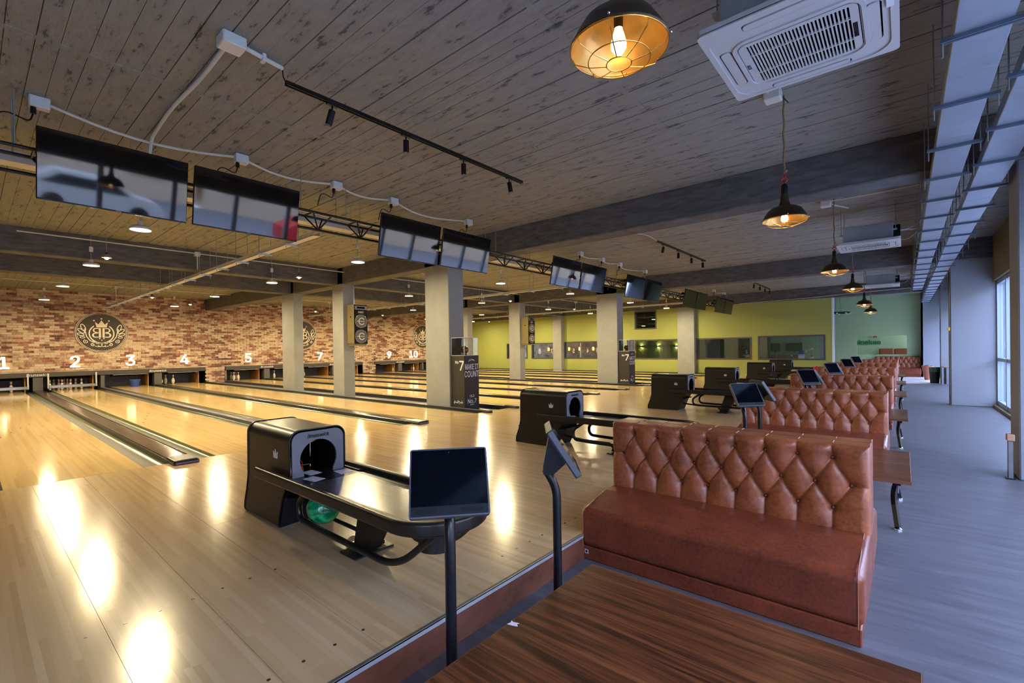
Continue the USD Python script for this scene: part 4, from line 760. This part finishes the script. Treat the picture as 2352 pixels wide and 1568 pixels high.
# ---------------------------------------------------------------- scoring consoles
tz = math.radians(33); n_ = np.array([math.cos(tz), 0, math.sin(tz)]); up_ = np.array([-math.sin(tz), 0, math.cos(tz)]); ey_ = np.array([0, 1.0, 0]); cc = np.array([.045, 0, .92])
CON = []
for k, (a, b, px) in enumerate([(1.25, 2.0, -1.40), (5.37, 6.02, -1.30), (8.77, 9.25, -1.2), (12.04, 12.53, -1.2), (15.5, 16.0, -1.2), (18.7, 19.25, -1.2)]): CON += [(a, math.radians(-41), k, 0, px), (b, math.radians(38), k, 1, px)]
cs0 = None
for (yy, hd, k, s, x) in CON:
    lab = f'black scoring console on a bent pole at the {ORD[k]} table, {("screen facing the camera", "turned away")[s]}'
    if cs0 is not None: cs0.copy(lab, (x, yy, ZF), hd); continue
    cs0 = t = T('scoring_console', lab, 'console', (x, yy, ZF), hd, 'scoring consoles beside the tables')
    Q = lambda m: place(m, cc, ey_, up_, n_)
    t.p('pole', tube(bez([(0, 0, .01), (0, 0, .70), (-.055, 0, .80)], 8, .07), .0225, 20), K['pole'], True); t.p('base_plate', cbox(-.12, .12, -.12, .12, 0, .012, .004), K['black'], False)
    c = t.p('case', Q(moved(ext(rrect(-.152, .152, -.134, .134, .01, 4), .03), 0, 0, -.034)), K['con_body'], 20); sub(c, 'case_rim', Q(moved(ext(rrect(-.1535, .1535, -.1355, .1355, .011, 4).difference(rrect(-.1475, .1475, -.1295, .1295, .008, 4)), .026), 0, 0, -.026)), K['con_edge'], 20, label='grey metallic rim')
    sub(c, 'glass', Q(box(-.147, .147, -.092, .129, -.004, .0006)), K['con_screen']); sub(c, 'display', Q(box(-.122, .122, -.066, .098, .0004, .0009)), K['con_screen'])
    sp = sub(c, 'speaker_bar', Q(box(-.147, .147, -.129, -.094, -.004, .0002)), K['con_body'])
    gh = [sg.Point(gx + (gy % 2) * .002, -.119 + gy * .0035).buffer(.0011, quad_segs=2) for gx0 in (-.13, .045) for gx in np.arange(gx0, gx0 + .082, .004) for gy in range(5)]
    sub(c, 'speaker_grille', Q(moved(ext(sg.MultiPolygon(gh), .0004), 0, 0, .0003)), K['void'], kind=None)
    sub(c, 'camera_lens', Q(cyl((0, .117, 0), (0, .117, .0012), .0022, 10)), K['bezel'])
    t.p('bracket', cat_([trimesh.convex.convex_hull(np.vstack([Q(box(-.03, .03, -.07, .09, -.042, -.034)).vertices, np.array([(-.07, y_, .78 + dz) for y_ in (-.03, .03) for dz in (0, .04)]), np.array([(-.02, y_, .775) for y_ in (-.03, .03)])]))]), K['black'], False)
# ---------------------------------------------------------------- promotional stands by the columns
def stand(y0, label, bl):
    t = T('promotional_stand', label, 'display stand', (-7.345, y0 + .22, 0)); a, b, c, d = -.205, .205, -.22, .22
    t.p('cabinet', cbox(a, b, c, d, -.1, 1.14, .004), K['jd_black'], False)
    t.p('display_case', cat_([box(a + .01, b - .01, c + .01, c + .014, 1.14, 1.53), box(a + .01, b - .01, d - .014, d - .01, 1.14, 1.53), box(a + .01, a + .014, c + .01, d - .01, 1.14, 1.53), box(b - .014, b - .01, c + .01, d - .01, 1.14, 1.53), box(a + .01, b - .01, c + .01, d - .01, 1.526, 1.53)]), K['acrylic'], False, label='clear acrylic display case')
    t.p('case_edge', cat_([box(x - .004, x + .004, y - .004, y + .004, 1.14, 1.53) for x in (a + .01, b - .01) for y in (c + .01, d - .01)] + [box(a + .006, b - .006, y - .004, y + .004, z - .004, z + .004) for y in (c + .01, d - .01) for z in (1.145, 1.528)] + [box(x - .004, x + .004, c + .01, d - .01, z - .004, z + .004) for x in (a + .01, b - .01) for z in (1.145, 1.528)]), K['pale'], False)
    t.p('lettering', cat_([faceY(text('7', .20, .002), (.125, c - .0005, .93)), faceY(text('No', .06, .002), (-.02, c - .0005, 1.0))]), K['pale'], False, label='large white No 7')
    S2 = [(-.13, 0), (-.10, .05), (-.115, -.02), (-.08, .03), (-.06, 0), (-.04, .025), (-.02, 0), (0, .06), (.0, 0), (.03, .05), (.06, .02), (.04, -.01), (.075, .02), (.10, 0), (.12, .05), (.13, .0), (.155, .02)]
    t.p('signature', faceY(ext(stroke(S2, .010), .002), (0, c - .0005, .12)), K['pale'], False, label='white handwritten signature')
    X = lambda m, y, z: faceX(m, (b + .0005, y, z))
    t.p('lettering', cat_([X(text('MAKE IT', .115, .002).apply_scale((.62, 1, 1)), 0, .90), X(text('COUNT', .125, .002).apply_scale((.70, 1, 1)), 0, .745)]), K['pale'], False, label='white lettering MAKE IT COUNT')
    t.p('lettering', cat_([X(text(ch, .035, .002), -.09 + k * .0165, 1.025 + .028 * math.sin((k + .5) / 12 * math.pi)) for k, ch in enumerate("Jack Daniel's"[:12]) if ch != ' ']), K['pale'], False)
    t.p('lettering', cat_([X(text('No.7', .09, .002), 0, .16), X(text('OLD', .05, .002), 0, .27), X(text('BRAND', .022, .002), 0, .085)]), K['pale'], False, label='white lettering OLD No.7')
    T('trophy_ball', bl, 'ball', (-7.345, y0 + .22, 1.265)).p('ball_body', trimesh.creation.icosphere(3, .085), K['gold'], True)
    T('trophy_plinth', bl.replace('ball', 'ball holder'), 'holder', (-7.345, y0 + .22, 1.141)).p('holder_ring', lathe([(.0, 0), (.06, 0), (.05, .045), (.044, .045), (.04, .01), (0, .01)], 20), K['black'])
stand(6.85, 'tall black display stand with white number seven lettering beside the nearer thick column', 'copper ball inside the acrylic case of the nearer display stand')
stand(14.6, 'tall black display stand with white number seven lettering beside the farther thick column', 'copper ball inside the acrylic case of the farther display stand')
# ---------------------------------------------------------------- loudspeakers on the middle columns
sp0 = None
for i, yb in enumerate((6.8, 14.55)):
    lab = f'tall two-cone loudspeaker hung on the {("nearer", "farther")[i]} speaker column'
    if sp0 is not None: sp0.copy(lab, (-11.72, yb + .33, 2.0)); continue
    sp0 = t = T('loudspeaker', lab, 'loudspeaker', (-11.72, yb + .33, 2.0), group='loudspeakers on the columns')
    t.p('cabinet', cbox(-.18, .17, -.21, .21, -.53, .56, .006), K['speaker_wood'], False); t.p('baffle', cbox(.16, .18, -.205, .205, -.525, .555, .004), K['black_matte'], False)
    for z in (.10, -.32):
        c = t.p('woofer', faceX(ext(sg.Point(0, 0).buffer(.185, quad_segs=12), .006), (.178, 0, z)), K['cone'], False)
        sub(c, 'woofer_rim', faceX(ext(sg.Point(0, 0).buffer(.188, quad_segs=12).difference(sg.Point(0, 0).buffer(.172, quad_segs=12)), .012), (.178, 0, z)), K['bezel'])
        u = np.linspace(.6, 5.7, 20); sub(c, 'woofer_mark', faceX(ext(stroke(np.c_[.02 + .085 * np.cos(u), .09 * np.sin(u)], .022).union(stroke([(-.12, 0), (.10, 0)], .014)), .002), (.184, 0, z)), K['pale'])
        for k in range(4): e = math.pi / 4 + k * math.pi / 2; t.p('grille_clip', faceX(cyl((0, 0, 0), (0, 0, .02), .016, 8), (.176, .185 * math.cos(e), z + .185 * math.sin(e))), K['steel'])
    t.p('horn', cat_([box(.176, .184, -.19, .19, .42, .53)]), K['con_edge'], False); t.p('horn_mouth', box(.182, .186, -.12, .12, .45, .50), K['void'], False); t.p('tweeter_panel', box(.176, .182, -.09, .09, .32, .38), K['con_edge'], False); t.p('tweeter_panel', box(.182, .185, -.04, .04, .335, .365), K['wood_light'], False)
    t.p('side_handle', faceY(cyl((0, 0, 0), (0, 0, .004), .022, 12), (0, -.209, .22)), K['void']); t.p('wall_shelf', cbox(-.19, .15, -.19, .19, -.575, -.532, .004), K['speaker_wood'], False)
    t.p('cable_duct', box(-.205, -.18, .0, .022, -.55, 1.4), K['galv'], False)
# ---------------------------------------------------------------- far end
def simple(name, label, cat, loc): return T(name, label, cat, loc)
t = T('waste_bin', 'dark waste bin with green liner at the end of the walkway', 'bin', (.84, 22.6, ZF)); t.p('bin_body', lathe([(0, 0), (.125, 0), (.15, .42), (.145, .42), (.12, .01), (0, .01)], 24), K['con_body']); t.p('bin_liner', lathe([(.14, .40), (.153, .40), (.158, .50), (.15, .565), (.14, .56), (.135, .45)], 24), K['bin_green'])
t = T('wicker_stool', 'reddish brown tapered planter standing left of the waste bin', 'planter', (.70, 24.4, ZF)); t.p('planter_body', lathe([(0, 0), (.09, 0), (.16, .40), (.18, .56), (.165, .56), (.15, .42), (.08, .02), (0, .02)], 20), K['terracotta']); t.p('foliage', trimesh.creation.icosphere(2, .09).apply_scale((1, 1, .5)).apply_translation((0, 0, .54)), K['leaf'])
t = T('side_counter', 'pale grey cabinet with wooden top beside the slim far column', 'cabinet', (1.13, 22.0, ZF)); t.p('cabinet_body', cbox(-.14, .14, -.16, .1, 0, .60, .006), K['plaster'], False); t.p('counter_top', cbox(-.10, .16, -.18, .12, .60, .63, .004), K['wood_light'], False); t.p('cabinet_door', box(-.08, -.02, -.166, -.16, .02, .58), K['con_body'], False)
t = T('door_post', 'short metal post with boxed cap at the foot of the right-edge column', 'post', (.845, 7.08, ZF)); t.p('post_body', cbox(-.02, .02, -.03, .03, 0, .40, .004), K['steel'], False); t.p('post_cap', cbox(-.03, .03, -.04, .04, .40, .47, .006), K['wood_light'], False); t.p('post_foot', cbox(-.035, .035, -.045, .045, 0, .012, .003), K['black'], False)
t = T('column_conduit', 'brown pipe with yellow box on the edge of the broad column by the door', 'conduit', (.80, 14.66, 1.0)); t.p('pipe', cyl((0, 0, -1.16), (0, 0, 1.9), .012, 8), K['cap_brown']); t.p('alarm_box', cbox(-.03, .012, -.03, .03, .55, .63, .006), K['yellow_sign'])
t = T('ring_chandelier', 'dark ring chandelier with small lights half hidden behind the green wall edge', 'chandelier', (-2.15, 24.2, 2.62)); t.p('ring', sweep2([(.42 * math.cos(u), .42 * math.sin(u)) for u in np.linspace(0, 2 * math.pi, 40)], [(-.02, -.02), (.02, -.02), (.02, .03), (-.02, .03)], 0), K['black'], False)
for k in range(8): u = k * math.pi / 4; t.p('chandelier_bulb', trimesh.creation.icosphere(1, .035).apply_translation((.42 * math.cos(u), .42 * math.sin(u), -.03)), K['pale'], True)
for k in range(2): t.p('suspension_cord', cyl((.1 - .2 * k, 0, 0), (.05 - .1 * k, 0, .98), .004, 6), K['black'])
t = T('wall_sign', 'green raised letter sign with a red star on the wall behind the serving opening', 'sign', (-1.26, 28.0, 1.36)); t.p('lettering', faceY(text('Heineken', .20, .04), (-.17, 0, 0)), K['heineken'], False, label='green letters Heineken')
a5 = [(.12 * (1 if k % 2 == 0 else .42) * math.sin(k * math.pi / 5), .12 * (1 if k % 2 == 0 else .42) * math.cos(k * math.pi / 5)) for k in range(10)]; t.p('star', faceY(ext(a5, .05), (.22, 0, .30)), K['sign_red'], False)
for k in range(2):
    t = T('lounge_seat', f'tan leather seat back in the room behind the serving opening, {("left", "right")[k]} part', 'seat', (-.62 + .55 * k, 27.6, ZF)); t.p('seat_back', rbox(-.27, .27, 0, .15, .3, 1.22, .05), K['leather'], 40); t.p('seat_base', rbox(-.27, .27, -.1, .15, 0, .45, .04), K['leather_seat'], 40)
# things on the desk and walls behind the right-hand windows
t = T('desk_counter', 'dark desk along the inside of the right-hand window', 'counter', (-3.65, 22.85, ZF)); t.p('desk_top', cbox(-1.25, 1.3, -.32, .3, .78, .83, .006), K['mask'], False); t.p('desk_front', box(-1.2, 1.25, -.28, -.26, 0, .78), K['mask'], False)
gl0 = None
for k in range(7):
    lab = f'small drinking glass on the desk behind the window, {NTH[k]} from the left'; p = (-4.48 + .105 * k, 22.72, ZF + .832)
    if gl0 is None: gl0 = t = T('drinking_glass', lab, 'glass', p, group='glasses on the desk'); t.p('glass_body', lathe([(0, 0), (.026, 0), (.034, .09), (.031, .09), (.024, .006), (0, .006)], 14), K['con_edge'])
    else: gl0.copy(lab, p)
t = T('spray_bottle', 'blue spray bottle with orange nozzle on the desk behind the window', 'bottle', (-3.66, 22.72, ZF + .832)); t.p('bottle_body', lathe([(0, 0), (.04, 0), (.042, .12), (.018, .16), (0, .16)], 16), pm('cleaner_blue', (.06, .16, .5), .3)); t.p('spray_head', cbox(-.03, .02, -.012, .012, .16, .20, .004), pm('nozzle_orange', (.7, .3, .05), .4), False)
t = T('sales_display', 'blue and white counter display box on the desk behind the window', 'display box', (-3.30, 22.72, ZF + .832)); t.p('display_base', cbox(-.10, .10, -.06, .06, 0, .21, .004), K['white'], False); t.p('display_top', cbox(-.10, .09, .02, .05, .21, .36, .004), K['blue'], False); t.p('display_band', box(-.10, .08, -.0605, -.06, .14, .2), pm('light_blue', (.2, .4, .75), .4), False)
for sx in (-.05, .04): t.p('display_packet', box(sx - .03, sx + .03, -.064, -.06, .03, .10), K['paper'], False)
t = T('potted_orchid', 'white orchid in a white pot on the desk behind the window', 'plant', (-2.93, 22.78, ZF + .832)); t.p('pot', lathe([(0, 0), (.045, 0), (.06, .11), (.055, .11), (.04, .01), (0, .01)], 18), K['pin']); t.p('stem', tube(bez([(0, 0, .1), (.0, 0, .3), (-.06, 0, .40)], 6), .004, 6), K['leaf']); t.p('stem', tube(bez([(0, 0, .1), (-.05, 0, .28), (-.17, 0, .32)], 6), .004, 6), K['leaf'])
for k in range(4): u = k * 1.5; t.p('leaf', place(ext(sa.scale(sg.Point(0, 0).buffer(1), .08, .02), .003), (.05 * math.cos(u), .05 * math.sin(u), .13), (math.cos(u), math.sin(u), .4), (-math.sin(u), math.cos(u), 0), (0, 0, 1)), K['leaf'], False)
for k, (x, z) in enumerate(((-.02, .42), (.02, .46), (-.08, .40), (.05, .42), (-.18, .33), (-.21, .37), (-.20, .30))): t.p('blossom', trimesh.creation.icosphere(1, .03).apply_scale((1, .6, .9)).apply_translation((x, 0, z)), K['pin'], True)
t = T('paper_sheet', 'white sheet of paper at the right end of the desk behind the window', 'paper', (-2.75, 22.72, ZF + .832)); t.p('sheet', box(-.14, .12, -.1, .08, 0, .004), K['paper'], False)
t = T('drinks_fridge', 'black drinks fridge with a small poster seen through the left of the two right windows', 'fridge', (-5.55, 23.6, ZF)); t.p('fridge_body', cbox(-.30, .30, -.3, .3, 0, 1.38, .01), K['black'], False); t.p('poster', cat_([faceY(text('ice cold', .05, .002, slant=.2), (0, -.3, 1.0)), faceY(text('drinks', .05, .002, slant=.2), (.03, -.3, .93))]), K['pale'], False); t.p('fridge_mark', faceY(ext(rrect(-.04, .04, 0, .16, .02), .002), (0, -.3, 1.08)), pm('logo_blue', (.05, .2, .5), .4), False)
t = T('bookcase', 'light wood sideboard at the back of the room behind the right window', 'sideboard', (-4.6, 26.4, ZF)); t.p('cabinet_body', cbox(-.9, .9, -.3, .3, 0, .95, .01), K['wood_light'], False)
for k, (x, w) in enumerate(((-5.05, .45), (-4.2, .7))): t = T('wall_screen', f'dark wall screen at the back of the room behind the right window, {("small left", "wide right")[k]} one', 'screen', (x, 26.82, 1.15)); t.p('screen_panel', cbox(-w / 2, w / 2, 0, .06, -.18, .22, .006), K['dark_green'], False); t.p('screen_stand', box(-.03, .03, .0, .08, -.22, -.18), K['black'], False)
S('wall_back', cat_([box(-7.68, -7.0, 24.2, 24.3, ZF, ZC), box(-2.9, -2.35, 24.9, 25.3, ZF, ZC)]), K['plaster'], 'grey partition pieces in the room behind the right-hand windows', 'wall')
S('wall_back', box(-7.4, -4.9, 24.9, 25.0, ZF, ZC), K['dark_green'], 'muted green wall of the room behind the left of the two right windows', 'wall')
sc0 = None
for k, (x, y) in enumerate(((-11.25, 24.52), (-10.27, 24.52), (-9.28, 24.52))):
    lab = f'up and down wall light glowing on the dark green wall, {("left", "middle", "right")[k]} of three'
    if sc0 is None:
        sc0 = t = T('wall_light', lab, 'wall light', (x, y, 1.31), group='wall lights behind the window'); t.p('light_body', cbox(-.05, .05, -.06, .08, -.045, .045, .006), K['black'], False); t.p('light_slot', cat_([box(-.035, .035, -.035, .03, .0455, .0475), box(-.035, .035, -.035, .03, -.0475, -.0455)]), K['sconce'], False)
    else: sc0.copy(lab, (x, y, 1.31))
for k, x in enumerate((-16.7, -15.9, -14.9, -18.35)):
    t = T('wall_light', f'dim warm filament light in the dark brick room behind the green wall, {NTH[k]} one', 'wall light', (x, 25.5, 1.22)); t.p('tube_bulb', lathe([(0, -.12), (.06, -.12), (.08, 0), (.06, .12), (0, .12)], 14), glow(f'dim_bulb_{k}', (1, .66, .22), 1.2), True); t.p('back_plate', box(-.05, .05, .07, .1, -.15, .15), K['black'], False)
# cars parked outside
for k, (y, m, lab) in enumerate(((3.5, 'white', 'white car parked outside, mirrored in the screens'), (13.0, 'ball_red', 'red car parked outside, mirrored in the screens'), (-6, 'white', 'white van parked outside by the verge'))):
    t = T('parked_car', lab, 'car', (14.2, y, -.22)); b = sg.Polygon([(-2.1, .25), (2.1, .25), (2.15, .6), (1.9, .85), (1.1, .95), (.55, 1.42), (-1.2, 1.45), (-1.9, .98), (-2.15, .85)]).buffer(.06).buffer(-.02)
    t.p('car_body', place(ext(b, 1.7), (-.85, 0, 0), (0, 1, 0), (0, 0, 1), (1, 0, 0)), K[m], 20); g = sg.Polygon([(.95, .98), (.5, 1.36), (-1.1, 1.38), (-1.65, 1.0)]); t.p('side_glass', place(ext(g, 1.74), (-.87, 0, 0), (0, 1, 0), (0, 0, 1), (1, 0, 0)), K['tv_screen'], False)
    for sx in (-.8, .8):
        for sy in (-1.3, 1.3): t.p('wheel', cyl((sx - .1, sy, .32), (sx + .1, sy, .32), .32, 20), K['black_matte'])
